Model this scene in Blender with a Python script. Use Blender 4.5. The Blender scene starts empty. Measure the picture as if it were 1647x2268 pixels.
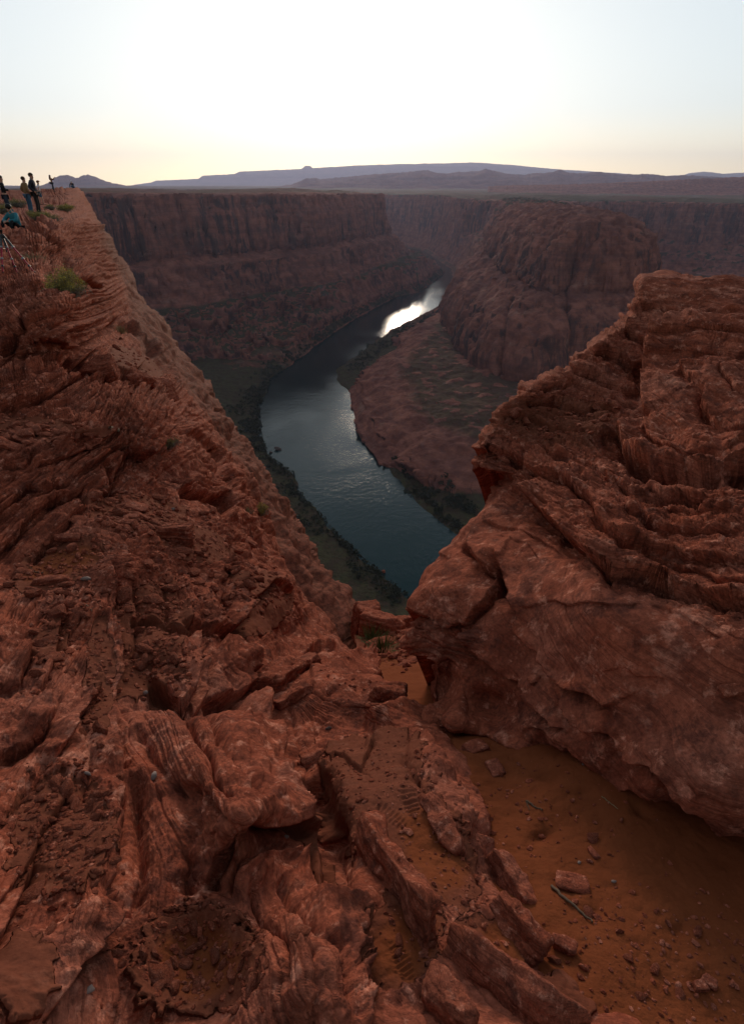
import bpy, bmesh, math, random
import numpy as np
from mathutils import Vector, Matrix

C = bpy.context
SC = C.scene
COL = SC.collection
R = math.radians

# ------------------------------------------------------------------ camera, sky, sun, exposure
PITCH = R(30.08)                 # camera looks 30 degrees below the horizon from the canyon rim
FPX = 1250.0                     # focal length in image pixels (frame 1647 x 2268)
cam_data = bpy.data.cameras.new("camera")
cam = bpy.data.objects.new("camera", cam_data); COL.objects.link(cam)
cam.location = (0, 0, 0)         # eye level is z = 0; the river lies 300 m below
cam.rotation_euler = (R(90) - PITCH, 0, 0)
cam_data.sensor_fit = 'VERTICAL'
cam_data.sensor_height = 36.0
cam_data.lens = 36.0 * FPX / 2268.0
cam_data.clip_start = 0.05
cam_data.clip_end = 200000
SC.camera = cam

SUN_EL = R(8)
SUN_AZ = R(-2.5)                   # the sun has just gone below the far mesa, a little left of centre
world = bpy.data.worlds.new("World"); SC.world = world
world.use_nodes = True
wn = world.node_tree; wn.nodes.clear()
w_out = wn.nodes.new('ShaderNodeOutputWorld')
w_bg = wn.nodes.new('ShaderNodeBackground'); w_bg.inputs['Strength'].default_value = 0.15
w_sky = wn.nodes.new('ShaderNodeTexSky'); w_sky.sky_type = 'NISHITA'
w_sky.sun_disc = False
w_sky.sun_elevation = SUN_EL
w_sky.sun_rotation = SUN_AZ
w_sky.altitude = 1300; w_sky.air_density = 1.0; w_sky.dust_density = 1.6; w_sky.ozone_density = 1.0
w_hsv = wn.nodes.new('ShaderNodeHueSaturation'); w_hsv.inputs['Saturation'].default_value = 0.85; w_hsv.inputs['Value'].default_value = 1.88
w_gam = wn.nodes.new('ShaderNodeGamma'); w_gam.inputs['Gamma'].default_value = 0.36      # compresses the brightness range of the dusk sky
w_tint = wn.nodes.new('ShaderNodeMix'); w_tint.data_type = 'RGBA'; w_tint.blend_type = 'MULTIPLY'; w_tint.inputs[0].default_value = 1.0; w_tint.inputs[7].default_value = (0.94, 1.0, 1.01, 1)
wn.links.new(w_sky.outputs[0], w_gam.inputs['Color']); wn.links.new(w_gam.outputs[0], w_tint.inputs[6]); wn.links.new(w_tint.outputs[2], w_hsv.inputs['Color'])
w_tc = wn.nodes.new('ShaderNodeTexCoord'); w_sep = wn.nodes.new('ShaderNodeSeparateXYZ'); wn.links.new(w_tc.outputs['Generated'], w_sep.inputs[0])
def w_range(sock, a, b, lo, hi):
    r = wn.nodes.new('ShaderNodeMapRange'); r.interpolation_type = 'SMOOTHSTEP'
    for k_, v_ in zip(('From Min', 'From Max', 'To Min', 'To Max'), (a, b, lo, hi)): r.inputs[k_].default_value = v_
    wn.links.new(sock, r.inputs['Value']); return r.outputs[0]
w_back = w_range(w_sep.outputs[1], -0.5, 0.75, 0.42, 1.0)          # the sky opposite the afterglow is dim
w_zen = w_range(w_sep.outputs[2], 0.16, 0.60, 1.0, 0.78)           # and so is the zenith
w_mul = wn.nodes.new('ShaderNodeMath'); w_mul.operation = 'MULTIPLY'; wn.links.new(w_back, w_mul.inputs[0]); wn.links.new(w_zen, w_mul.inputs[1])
w_vs = wn.nodes.new('ShaderNodeVectorMath'); w_vs.operation = 'SCALE'; w_warm = wn.nodes.new('ShaderNodeMix'); w_warm.data_type = 'RGBA'; w_warm.blend_type = 'MULTIPLY'; w_warm.inputs[7].default_value = (1.42, 1.22, 0.88, 1)
wn.links.new(w_range(w_sep.outputs[2], 0.10, 0.0, 0.0, 1.0), w_warm.inputs[0]); wn.links.new(w_hsv.outputs[0], w_warm.inputs[6])      # yellow band along the horizon
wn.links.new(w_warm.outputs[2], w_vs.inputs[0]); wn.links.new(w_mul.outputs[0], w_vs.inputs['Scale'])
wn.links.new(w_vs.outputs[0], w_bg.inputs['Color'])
wn.links.new(w_bg.outputs[0], w_out.inputs['Surface'])

sun_d = bpy.data.lights.new("sun", 'SUN'); sun_d.energy = 1.1; sun_d.angle = R(14)
sun_d.color = (1.0, 0.80, 0.62)
sun = bpy.data.objects.new("sun", sun_d); COL.objects.link(sun)
sdir = Vector((math.sin(SUN_AZ) * math.cos(SUN_EL), math.cos(SUN_AZ) * math.cos(SUN_EL), math.sin(SUN_EL)))
sun.rotation_euler = sdir.to_track_quat('Z', 'Y').to_euler()
sun.location = (0, 0, 50)

SC.view_settings.view_transform = 'Standard'
SC.view_settings.look = 'None'
SC.view_settings.exposure = 0.85
SC.view_settings.gamma = 1.0
SC.render.engine = 'CYCLES'

# ------------------------------------------------------------------ numeric helpers
CT, ST = math.cos(PITCH), math.sin(PITCH)

def rays(px, py):
    """direction (axial depth 1) through an image pixel"""
    xc = (np.asarray(px, float) - 823.5) / FPX
    yc = -(np.asarray(py, float) - 1134.0) / FPX
    return np.stack([xc + 0 * yc, CT + yc * ST + 0 * xc, yc * CT - ST + 0 * xc], -1)

def at(px, py, D):
    return Vector(rays(px, py) * D)

def at_z(px, py, z):
    d = rays(px, py); return d * (z / d[..., 2])[..., None]

_rs = np.random.RandomState(7)
_G = _rs.normal(size=(4096, 3)); _G /= np.linalg.norm(_G, axis=1)[:, None]
_G = _G.astype(np.float32)

def _hash(i, j, k, seed=0):
    h = (i * 73856093) ^ (j * 19349663) ^ (k * 83492791) ^ (seed * 2654435)
    h = (h ^ (h >> 13)) * 1274126177
    return (h ^ (h >> 16)) & 0x7fffffff

def h01(i, j=0, k=0, seed=0):
    i = np.asarray(i, np.int64)
    return (_hash(i, np.asarray(j, np.int64), np.asarray(k, np.int64), seed) % 100003) / 100003.0

def pnoise(p, seed=0):
    p = np.asarray(p, float)
    f0 = np.floor(p); f = (p - f0).astype(np.float32); i0 = f0.astype(np.int64)
    u = f * f * f * (f * (f * 6 - 15) + 10)
    out = 0
    for dx in (0, 1):
        wx = u[:, 0] if dx else 1 - u[:, 0]
        for dy in (0, 1):
            wy = u[:, 1] if dy else 1 - u[:, 1]
            for dz in (0, 1):
                wz = u[:, 2] if dz else 1 - u[:, 2]
                g = _G[_hash(i0[:, 0] + dx, i0[:, 1] + dy, i0[:, 2] + dz, seed) & 4095]
                out = out + wx * wy * wz * (g[:, 0] * (f[:, 0] - dx) + g[:, 1] * (f[:, 1] - dy) + g[:, 2] * (f[:, 2] - dz))
    return out * 1.5

def fbm(p, octs=4, seed=0, gain=0.5, lac=2.03):
    s = 0; a = 1.0; q = np.asarray(p, float).copy()
    for o in range(octs):
        s = s + a * pnoise(q, seed + o); a *= gain; q = q * lac + 17.3
    return s

def ridged(p, octs=4, seed=0, gain=0.5):
    s = 0; a = 1.0; q = np.asarray(p, float).copy()
    for o in range(octs):
        s = s + a * (1 - 2 * np.abs(pnoise(q, seed + o))); a *= gain; q = q * 2.03 + 11.7
    return s

def facets(p, seed=0, mode='max', k=1.1, tilt=0.55):
    """broken-block relief: envelope of randomly tilted caps, one per jittered cell"""
    p = np.asarray(p, float); i0 = np.floor(p).astype(np.int64)
    best = None
    for dx in (-1, 0, 1):
        for dy in (-1, 0, 1):
            for dz in (-1, 0, 1):
                a, b, c = i0[:, 0] + dx, i0[:, 1] + dy, i0[:, 2] + dz
                hh = _hash(a, b, c, seed)
                j = _G[hh & 4095] * 0.42; g = _G[(hh >> 12) & 4095]
                r0 = (p[:, 0] - a - 0.5 - j[:, 0]).astype(np.float32); r1 = (p[:, 1] - b - 0.5 - j[:, 1]).astype(np.float32); r2 = (p[:, 2] - c - 0.5 - j[:, 2]).astype(np.float32)
                v = tilt * (g[:, 0] * r0 + g[:, 1] * r1 + g[:, 2] * r2)
                q2 = k * (r0 * r0 + r1 * r1 + r2 * r2)
                h = ((hh >> 7) & 1023) / 1023.0 * 0.5
                v = v - q2 + h if mode == 'max' else v + q2 + h
                best = v if best is None else (np.maximum(best, v) if mode == 'max' else np.minimum(best, v))
    return best if mode == 'max' else best - 0.5

def sstep(a, b, x):
    t = np.clip((x - a) / (b - a), 0, 1); return t * t * (3 - 2 * t)

class TPS:
    """thin plate spline through scattered control points in image coordinates"""
    def __init__(s, pts, vals, lam=1e-4):
        s.p = np.asarray(pts, float); n = len(s.p)
        K = s._k(s.p) + lam * np.eye(n)
        P = np.c_[np.ones(n), s.p]
        A = np.block([[K, P], [P.T, np.zeros((3, 3))]])
        s.w = np.linalg.solve(A, np.r_[np.asarray(vals, float), 0, 0, 0])
    def _k(s, q):
        d2 = ((q[:, None, :] - s.p[None, :, :]) ** 2).sum(-1) + 1e-12
        return 0.5 * d2 * np.log(d2)
    def __call__(s, q):
        q = np.asarray(q, float); out = np.empty(len(q))
        for a in range(0, len(q), 60000):
            b = q[a:a + 60000]
            out[a:a + 60000] = s._k(b) @ s.w[:-3] + s.w[-3] + b @ s.w[-2:]
        return out

def polyline_sd(q, pts):
    """signed distance to an open polyline: negative above / to the right when the line runs right / down"""
    best = np.full(len(q), 1e9); sgn = np.ones(len(q)); tt = np.zeros(len(q)); gx = np.zeros(len(q)); gy = np.zeros(len(q))
    pts = np.asarray(pts, float); n = len(pts) - 1
    for i in range(n):
        a, b = pts[i], pts[i + 1]; d = b - a; L2 = (d ** 2).sum()
        t = np.clip(((q - a) @ d) / L2, 0, 1)
        r = q - (a + t[:, None] * d); dist = np.hypot(r[:, 0], r[:, 1])
        m = dist < best
        cr = d[0] * r[:, 1] - d[1] * r[:, 0]
        best = np.where(m, dist, best); sgn = np.where(m, np.where(cr >= 0, 1, -1), sgn)
        tt = np.where(m, (i + t) / n, tt)
        gx = np.where(m, r[:, 0], gx); gy = np.where(m, r[:, 1], gy)
    return best * sgn, tt, gx * sgn / (best + 1e-6), gy * sgn / (best + 1e-6)

def poly_sd(q, poly):
    """signed distance to a closed polygon, positive inside"""
    poly = np.asarray(poly, float); n = len(poly)
    d2 = np.full(len(q), 1e18); ins = np.zeros(len(q), bool)
    for i in range(n):
        a, b = poly[i], poly[(i + 1) % n]; e = b - a
        w = q - a; t = np.clip((w @ e) / (e @ e), 0, 1)
        r = w - t[:, None] * e; d2 = np.minimum(d2, (r ** 2).sum(1))
        c = ((a[1] <= q[:, 1]) != (b[1] <= q[:, 1]))
        with np.errstate(divide='ignore', invalid='ignore'):
            xi = a[0] + (q[:, 1] - a[1]) / (b[1] - a[1]) * e[0]
        ins ^= c & (q[:, 0] < xi)
    return np.where(ins, 1, -1) * np.sqrt(d2)

def interp_line(pts, n):
    """n evenly spaced points along a polyline"""
    pts = np.asarray(pts, float)
    s = np.r_[0, np.cumsum(np.hypot(*np.diff(pts, axis=0).T))]
    t = np.linspace(0, s[-1], n)
    return np.stack([np.interp(t, s, pts[:, 0]), np.interp(t, s, pts[:, 1])], -1)

# ------------------------------------------------------------------ mesh and object helpers
def mesh_from(name, V, F, attrs=None, smooth=True):
    """F: (n,4) or (n,3) index array"""
    me = bpy.data.meshes.new(name)
    V = np.ascontiguousarray(V, np.float32); F = np.ascontiguousarray(F, np.int32)
    k = F.shape[1]
    me.vertices.add(len(V)); me.vertices.foreach_set('co', V.ravel())
    me.loops.add(F.size); me.loops.foreach_set('vertex_index', F.ravel())
    me.polygons.add(len(F)); me.polygons.foreach_set('loop_start', np.arange(0, F.size, k, dtype=np.int32))
    me.polygons.foreach_set('use_smooth', np.full(len(F), smooth))
    for an, av in (attrs or {}).items():
        a = me.attributes.new(an, 'FLOAT', 'POINT'); a.data.foreach_set('value', np.ascontiguousarray(av, np.float32))
    me.update(calc_edges=True); me.validate()
    return me

def grid_faces(nr, nc, flip=False):
    i = np.arange(nr * nc).reshape(nr, nc)
    F = np.stack([i[:-1, :-1], i[:-1, 1:], i[1:, 1:], i[1:, :-1]], -1).reshape(-1, 4)
    return F[:, ::-1] if flip else F

def link(name, me, mat=None, parent=None):
    o = bpy.data.objects.new(name, me); COL.objects.link(o)
    if mat is not None and me is not None and not me.materials: me.materials.append(mat)
    if parent is not None: o.parent = parent
    return o

def tag(o, label=None, cat=None, group=None, kind=None):
    if label: o['label'] = label
    if cat: o['category'] = cat
    if group: o['group'] = group
    if kind: o['kind'] = kind
    return o

def empty(name, loc, rz=0.0):
    o = bpy.data.objects.new(name, None); COL.objects.link(o)
    o.location = loc; o.rotation_euler = (0, 0, rz); o.empty_display_size = 0.1
    return o

# ------------------------------------------------------------------ materials
class NT:
    def __init__(s, name):
        s.m = bpy.data.materials.new(name); s.m.use_nodes = True
        s.t = s.m.node_tree; s.t.nodes.clear()
        s.out = s.n('ShaderNodeOutputMaterial'); s.b = s.n('ShaderNodeBsdfPrincipled')
        s.l(s.b.outputs[0], s.out.inputs['Surface'])
        s.geo = s.n('ShaderNodeNewGeometry')
        s.b.inputs['Specular IOR Level'].default_value = 0.04
    def n(s, t): return s.t.nodes.new(t)
    def l(s, a, b): s.t.links.new(a, b)
    def pos(s, scale=(1, 1, 1), rot=(0, 0, 0), src=None):
        mp = s.n('ShaderNodeMapping'); mp.inputs['Scale'].default_value = scale; mp.inputs['Rotation'].default_value = rot
        s.l(src or s.geo.outputs['Position'], mp.inputs['Vector']); return mp.outputs[0]
    def noise(s, vec, scale=1.0, detail=5.0, rough=0.55, dist=0.0):
        t = s.n('ShaderNodeTexNoise'); t.inputs['Scale'].default_value = scale; t.inputs['Detail'].default_value = detail
        t.inputs['Roughness'].default_value = rough; t.inputs['Distortion'].default_value = dist
        s.l(vec, t.inputs['Vector']); return t.outputs['Fac']
    def voro(s, vec, scale=1.0, feature='F1'):
        t = s.n('ShaderNodeTexVoronoi'); t.feature = feature; t.inputs['Scale'].default_value = scale
        s.l(vec, t.inputs['Vector']); return t.outputs['Distance']
    def ramp(s, fac, stops):
        r = s.n('ShaderNodeValToRGB'); e = r.color_ramp.elements
        while len(e) < len(stops): e.new(0.5)
        for k, (p, c) in enumerate(stops):
            e[k].position = p; e[k].color = (c, c, c, 1) if not hasattr(c, '__len__') else (*c, 1)
        s.l(fac, r.inputs['Fac']); return r.outputs['Color']
    def rng(s, fac, a, b, lo=0.0, hi=1.0):
        r = s.n('ShaderNodeMapRange'); r.interpolation_type = 'SMOOTHSTEP'
        for k, v in zip(('From Min', 'From Max', 'To Min', 'To Max'), (a, b, lo, hi)): r.inputs[k].default_value = v
        s.l(fac, r.inputs['Value']); return r.outputs['Result']
    def mix(s, fac, a, b, mode='MIX'):
        m = s.n('ShaderNodeMix'); m.data_type = 'RGBA'; m.blend_type = mode
        if isinstance(fac, (int, float)): m.inputs[0].default_value = fac
        else: s.l(fac, m.inputs[0])
        for sock, v in ((m.inputs[6], a), (m.inputs[7], b)):
            if hasattr(v, '__len__'): sock.default_value = (*v, 1)
            else: s.l(v, sock)
        return m.outputs[2]
    def math(s, op, a, b=None):
        m = s.n('ShaderNodeMath'); m.operation = op
        for sock, v in zip(m.inputs, (a, b)):
            if v is None: continue
            if isinstance(v, (int, float)): sock.default_value = v
            else: s.l(v, sock)
        return m.outputs[0]
    def attr(s, name):
        a = s.n('ShaderNodeAttribute'); a.attribute_name = name; return a.outputs['Fac']
    def sep(s, vec):
        x = s.n('ShaderNodeSeparateXYZ'); s.l(vec, x.inputs[0]); return x.outputs
    def bump(s, h, dist=0.01, strength=1.0, prev=None):
        b = s.n('ShaderNodeBump'); b.inputs['Distance'].default_value = dist; b.inputs['Strength'].default_value = strength
        s.l(h, b.inputs['Height'])
        if prev is not None: s.l(prev, b.inputs['Normal'])
        return b.outputs[0]
    def color(s, c):
        if hasattr(c, '__len__'): s.b.inputs['Base Color'].default_value = (*c, 1)
        else: s.l(c, s.b.inputs['Base Color'])
    def normal(s, n): s.l(n, s.b.inputs['Normal'])
    def rough(s, v): s.b.inputs['Roughness'].default_value = v

def plain(name, c, rough=0.7, var=0.15, scale=40.0, spec=0.25, metal=0.0):
    m = NT(name); f = m.noise(m.pos(), scale, 3)
    m.color(m.mix(f, tuple(v * (1 - var) for v in c), tuple(min(1, v * (1 + var)) for v in c)))
    m.rough(rough); m.b.inputs['Specular IOR Level'].default_value = spec; m.b.inputs['Metallic'].default_value = metal
    return m.m

def rock_material(name, fine=1.0, local=False):
    m = NT(name)
    if local:
        tc = m.n('ShaderNodeTexCoord'); oi = m.n('ShaderNodeObjectInfo')
        src = tc.outputs['Object']
        va = m.n('ShaderNodeVectorMath'); va.operation = 'ADD'
        m.l(src, va.inputs[0]); m.l(m.geo.outputs['Position'], va.inputs[1]); src = va.outputs[0]
    else: src = m.geo.outputs['Position']
    P = m.pos(src=src)
    big = m.noise(P, 0.9, 4, 0.6)
    med = m.noise(P, 5.0 * fine, 6, 0.62)
    fin = m.noise(P, 45.0 * fine, 5, 0.7)
    c = m.mix(m.rng(med, 0.3, 0.7), (0.150, 0.044, 0.026), (0.300, 0.098, 0.056))
    c = m.mix(m.rng(big, 0.45, 0.72, 0, 0.65), c, (0.320, 0.138, 0.094))          # pinkish weathered skin
    band = m.noise(m.pos((1.2, 1.2, 16.0), (0.25, -0.12, 0.3), src), 1.6, 5, 0.6, 0.6)
    c = m.mix(m.rng(band, 0.52, 0.68, 0, 0.45), c, (0.125, 0.046, 0.032))          # darker beds
    st = m.noise(P, 3.2 * fine, 8, 0.78)
    c = m.mix(m.rng(st, 0.53, 0.63, 0, 0.7), c, (0.085, 0.036, 0.028))            # desert varnish
    pale = m.noise(m.pos((1, 1, 1), (0.4, 0.7, 0), src), 3.1 * fine, 6, 0.7)
    c = m.mix(m.rng(pale, 0.57, 0.68, 0, 0.62), c, (0.50, 0.250, 0.175))            # pale scuffs
    lam0 = m.noise(m.pos((0.5, 0.5, 26.0), (0.2, -0.1, 0.3), src), 1.0, 5, 0.65, 0.4)
    c = m.mix(m.rng(lam0, 0.53, 0.60, 0, 0.5), c, (0.105, 0.034, 0.022))            # thin dark laminae
    p2 = m.noise(P, 9.0 * fine, 6, 0.72)
    c = m.mix(m.rng(p2, 0.55, 0.66, 0, 0.7), c, (0.50, 0.245, 0.170))
    c = m.mix(m.rng(p2, 0.45, 0.36, 0, 0.55), c, (0.095, 0.036, 0.026))
    spk = m.rng(fin, 0.3, 0.75, 1.0, 1.85)
    if not local:
        fs = m.noise(m.pos((5.0, 5.0, 0.7), (0.0, 0.25, 0.0), src), 1.0, 6, 0.72, 0.3)
        fc = m.mix(m.rng(fs, 0.40, 0.62), (0.055, 0.027, 0.020), (0.180, 0.074, 0.050))
        c = m.mix(m.math('MULTIPLY', m.attr('face'), 0.8), c, fc)                   # brown weathered cliff face
    c = m.mix(1.0, c, (1.0, 0.80, 0.74), 'MULTIPLY')
    vm = m.n('ShaderNodeVectorMath'); vm.operation = 'SCALE'; m.l(c, vm.inputs[0]); m.l(spk, vm.inputs['Scale']); c = vm.outputs[0]
    if not local:
        soil = m.attr('soil')
        jit = m.math('MULTIPLY', m.math('SUBTRACT', med, 0.5), 1.3)
        sm = m.rng(m.math('ADD', soil, jit), 0.35, 0.75)
        sc = m.mix(m.noise(P, 30, 5, 0.7), (0.105, 0.030, 0.017), (0.23, 0.070, 0.037))
        c = m.mix(m.math('MULTIPLY', sm, 0.85), c, sc)
        sand = m.attr('sand')
        sm2 = m.rng(m.math('ADD', sand, m.math('MULTIPLY', jit, 0.7)), 0.4, 0.75)
        sc2 = m.mix(m.noise(P, 9, 5, 0.6), (0.17, 0.042, 0.015), (0.26, 0.072, 0.028))
        c = m.mix(sm2, c, sc2)
    m.color(c); m.rough(0.92)
    lamf = m.noise(m.pos((0.8, 0.8, 42.0), (0.22, -0.10, 0.3), src), 1.0, 5, 0.65, 0.35)
    lamc = m.noise(m.pos((0.22, 0.22, 9.0), (0.16, -0.08, 0.3), src), 1.0, 6, 0.7, 0.35)
    bare = 1.0 if local else m.math('SUBTRACT', 1.0, m.math('MAXIMUM', m.attr('face'), m.math('MAXIMUM', sm, sm2)))
    nb = m.bump(m.math('MULTIPLY', lamc, bare), 0.10, 0.5)
    nb = m.bump(m.math('MULTIPLY', lamf, bare), 0.022, 0.6, nb)
    nb = m.bump(m.noise(P, 14 * fine, 6, 0.65), 0.02, 0.5, nb)
    nb = m.bump(m.noise(P, 110 * fine, 4, 0.7), 0.004, 0.6, nb)
    m.normal(nb)
    return m.m

# ------------------------------------------------------------------ canyon terrain
WATER = -300.0
def plan(pxs, z=WATER):
    p = at_z(np.array([a for a, b in pxs], float), np.array([b for a, b in pxs], float), z)
    return [tuple(v[:2]) for v in p]

LBANK = plan([(912, 1322), (862, 1288), (760, 1190), (662, 1085), (652, 1045), (592, 1003), (580, 960), (577, 900), (602, 840),
              (680, 780), (760, 722), (830, 682), (880, 657), (925, 648), (950, 632), (985, 603), (930, 570), (872, 556)])
RBANK = plan([(1012, 1186), (962, 1160), (900, 1090), (850, 1030), (800, 980), (777, 920), (775, 872), (745, 847), (740, 822), (792, 780),
              (870, 730), (950, 690), (988, 672), (1002, 612), (1000, 598), (940, 556), (872, 543)])
RIVER = [(1500, 1500), (1050, 1250), (760, 760), (480, 480), (250, 330), (120, 320)] + LBANK + [(-900, 3650), (-900, 3800)] + RBANK[::-1] + \
        [(250, 440), (400, 590), (560, 760), (720, 1000), (860, 1500), (1400, 2000)]
LEFT_PLATEAU = [(400, -600), (260, 60), (60, -30), (-30, -20), (-85, 84), (-210, 140), (-600, 330), (-900, 760), (-620, 1230), (-548, 1270), (-481, 1330), (-404, 1440), (-330, 1500),
                (-250, 1620), (-190, 1700), (-142, 1850), (-88, 2020), (-40, 2120), (5, 2250), (-90, 2650), (-500, 2950), (-2500, 3200), (-9000, 3200), (-9000, -600)]
FAR_PLATEAU = [(-9000, 4300), (-2500, 4200), (-700, 4050), (-200, 3950), (60, 3850), (190, 3600), (260, 3150), (400, 2950), (430, 2760), (500, 2560), (600, 2480), (800, 2350), (930, 2480),
               (1250, 2420), (1350, 2300), (1700, 2380), (1900, 2250), (2600, 2300), (9000, 2300), (60000, 60000), (-60000, 60000)]
BUTTE = [(240, 1800), (188, 1480), (172, 1250), (165, 1100), (178, 960), (200, 885), (245, 845), (320, 850), (440, 875), (580, 1000), (640, 1200), (670, 1500), (690, 1800), (760, 2150),
         (800, 2500), (560, 2700), (400, 2650), (330, 2400), (285, 2100)]
MOUND = plan([(985, 676), (900, 738), (850, 790), (800, 845), (777, 875), (780, 925), (803, 978), (850, 1026), (885, 1052), (950, 1078), (1010, 1105), (1090, 1112)]) + \
        [(330, 520), (520, 760), (600, 1300), (350, 1900)]

def canyon_height(x, y):
    q = np.stack([x, y], -1); p3 = np.stack([x, y, 0 * x], -1)
    w1 = fbm(p3 / 260.0, 3, 11); w2 = ridged(p3 / 85.0, 4, 21) - 0.6; w3 = fbm(p3 / 24.0, 3, 31)
    far = sstep(2200, 5000, np.hypot(x, y))
    warp = 34 * w1 + 16 * w2 + 5 * w3
    sdr = poly_sd(q + np.stack([6 * fbm(p3 / 50.0, 3, 41), 6 * fbm(p3 / 50.0, 3, 45)], -1) * 1.0, RIVER)
    d = -sdr
    bank = np.interp(d, [-60, -12, 0, 6, 25, 60, 140, 400], [-312, -305, -301.0, -299, -297, -293, -288, -286]) + 1.6 * fbm(p3 / 18.0, 3, 51) * sstep(3, 20, d)
    # plateau levels
    zl = np.interp(y, [0, 1000, 2200], [-9, -9, -22]); zf = np.interp(x, [-800, 300, 900, 1800], [-40, -48, -50, -62])
    zf = zf * (1 - 0.45 * sstep(4500, 12000, y))
    def wall(sd, top, talus, up):
        # plan distance from the rim (positive = plateau, negative = into the canyon)
        h1 = np.interp(sd, [-430, -330, -200, -118, -80, -64, -46, -30, -14, -6, 0, 40, 400], [-302, -291, -270, -222, -168, -140, -132, -122, -52, -26, -7, -2, 0])
        h1 = h1 + talus * sstep(-400, -260, sd) * (1 - sstep(-160, -100, sd))
        return h1 + top * sstep(-240, -140, h1)
    calm = 1 - 0.92 * (1 - sstep(250, 750, np.hypot(x, y)))
    sl = poly_sd(q, LEFT_PLATEAU) + warp * calm
    near = 1 - sstep(300, 650, np.hypot(x, y))
    hl = wall(sl * (1 + 1.3 * near * (sl < 0)), zl, 20 * w2 + 9 * ridged(p3 / np.array([46.0, 46.0, 1.0]), 3, 25), 0)
    sf = poly_sd(q, FAR_PLATEAU) + warp * 1.3
    hf = wall(sf * 1.25, zf, 0, 0)
    sb = poly_sd(q, BUTTE) + 0.55 * (34 * w1 + 26 * w2 + 5 * w3)
    ck = np.minimum(polyline_sd(q, [(296, 830), (300, 900), (322, 985)])[0] ** 2, polyline_sd(q, [(205, 880), (222, 960), (240, 1010)])[0] ** 2 * 3)
    sb = sb - 34 * np.exp(-np.sqrt(ck) / 5.5)
    hb = np.interp(sb, [-60, 0, 6, 20, 36, 60, 104, 113, 127, 142, 158, 190, 250, 330], [-330, -264, -238, -200, -182, -170, -146, -112, -82, -66, -54, -46, -42, -40]) + np.interp(sb, [0, 60, 150], [0, 3, 7]) * w3
    hb = hb + 9 * np.abs(pnoise(p3 / np.array([30.0, 90.0, 1.0]), 77)) * sstep(0, 30, sb) * (1 - sstep(150, 200, sb))
    sm = poly_sd(q, MOUND) + 10 * w1 + 12 * w2 + 3 * w3
    hm = np.interp(sm, [-30, 0, 14, 40, 70, 100, 140, 400], [-330, -299.5, -287, -276, -268, -264, -262, -259]) + 2.6 * w3 + 5 * w1 + 7 * (facets(p3 / np.array([38.0, 38.0, 1.0]), 79, 'max', 0.8, 0.9) - 0.3) * sstep(0, 12, sm) * (1 - 0.6 * sstep(90, 130, sm))
    h = np.maximum.reduce([bank, hl, hf, hb, hm])
    dd = np.maximum(d, 0)
    h = np.minimum(h, np.where(d > 0, -299.5 + np.interp(dd, [0, 20, 60, 100], [0, 14, 75, 320]), bank))
    r = np.hypot(x, y)
    h = h + 1.5 * w3 * sstep(-285, -250, h)
    # low relief of the open desert
    pl = sstep(5, 130, np.maximum(poly_sd(q, FAR_PLATEAU), poly_sd(q, LEFT_PLATEAU)))
    h = h + pl * (9 * fbm(p3 / 420.0, 4, 91) + 4 * ridged(p3 / 130.0, 3, 95)) * (0.35 + 0.65 * sstep(600, 2500, r))
    land = np.maximum(hf, np.maximum(hl, hb)) < h - 0.5
    veg = np.maximum(sstep(-430, -300, sl * 1.0) * sstep(-105, -135, sl) * (sl < 0), (sm < -2) * sstep(-330, -430, sl))
    veg = np.maximum(veg, sstep(0, 30, np.maximum(bank - h + 0.5, 0)) * 0)
    veg = np.where(hm >= h - 0.3, 0.75 * sstep(70, 100, sm + 10 * w3), np.where(bank >= h - 0.3, 1.0, veg))
    veg = np.where((hb >= h - 0.3) | (hf >= h - 0.3), np.where(h < -278, 0.7, 0.0), veg)
    return h, veg, pl, sstep(-20, 10, sb)

def build_canyon():
    az = np.radians(np.linspace(-44, 44, 1050))
    rr = np.r_[np.exp(np.linspace(math.log(95), math.log(600), 190, endpoint=False)),
               np.exp(np.linspace(math.log(600), math.log(3300), 720, endpoint=False)),
               np.exp(np.linspace(math.log(3300), math.log(27000), 160))]
    A, RR = np.meshgrid(az, rr)
    x = (RR * np.sin(A)).ravel(); y = (RR * np.cos(A)).ravel()
    h, veg, pl, slick = canyon_height(x, y)
    H = h.reshape(A.shape)
    # beds: push cliff faces in and out with height so ledges and overhung bands run along the walls
    P = np.stack([x, y, h], -1)
    Vg = P.reshape(*A.shape, 3)
    N = np.cross(np.gradient(Vg, axis=1), np.gradient(Vg, axis=0)).reshape(-1, 3)
    N /= np.linalg.norm(N, axis=1)[:, None] + 1e-9
    N *= np.sign(N[:, 2:3] + 1e-9)
    steep = sstep(0.25, 0.7, 1 - N[:, 2])
    lod = 1 - sstep(2500, 4500, np.hypot(x, y))
    zz = h + 6 * fbm(P / np.array([140, 140, 400.0]), 2, 61)
    i = np.floor(zz / 9.0); f = zz / 9.0 - i
    bed = (h01(i, seed=3) - 0.5) * (1 - (2 * f - 1) ** 6) * 4.5
    i2 = np.floor(zz / 27.0); f2 = zz / 27.0 - i2
    bed = bed + (h01(i2, seed=8) - 0.5) * (1 - (2 * f2 - 1) ** 10) * 9.0
    flute = ridged(P / np.array([26.0, 26.0, 300.0]), 3, 71) * 2.4
    blk = facets(P / np.array([55.0, 55.0, 120.0]), 75, 'max', 0.7, 0.9) * 16.0 + facets(P / np.array([21.0, 21.0, 42.0]), 76, 'max', 0.7, 0.9) * 6.0
    disp = (bed * (1 - 0.3 * slick) + flute + blk * (1 - 0.62 * slick)) * steep * lod
    P = P + N * disp[:, None]
    # talus fans
    return mesh_from("canyon", P, grid_faces(*A.shape, flip=True), {"veg": veg, "desert": pl})

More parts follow.
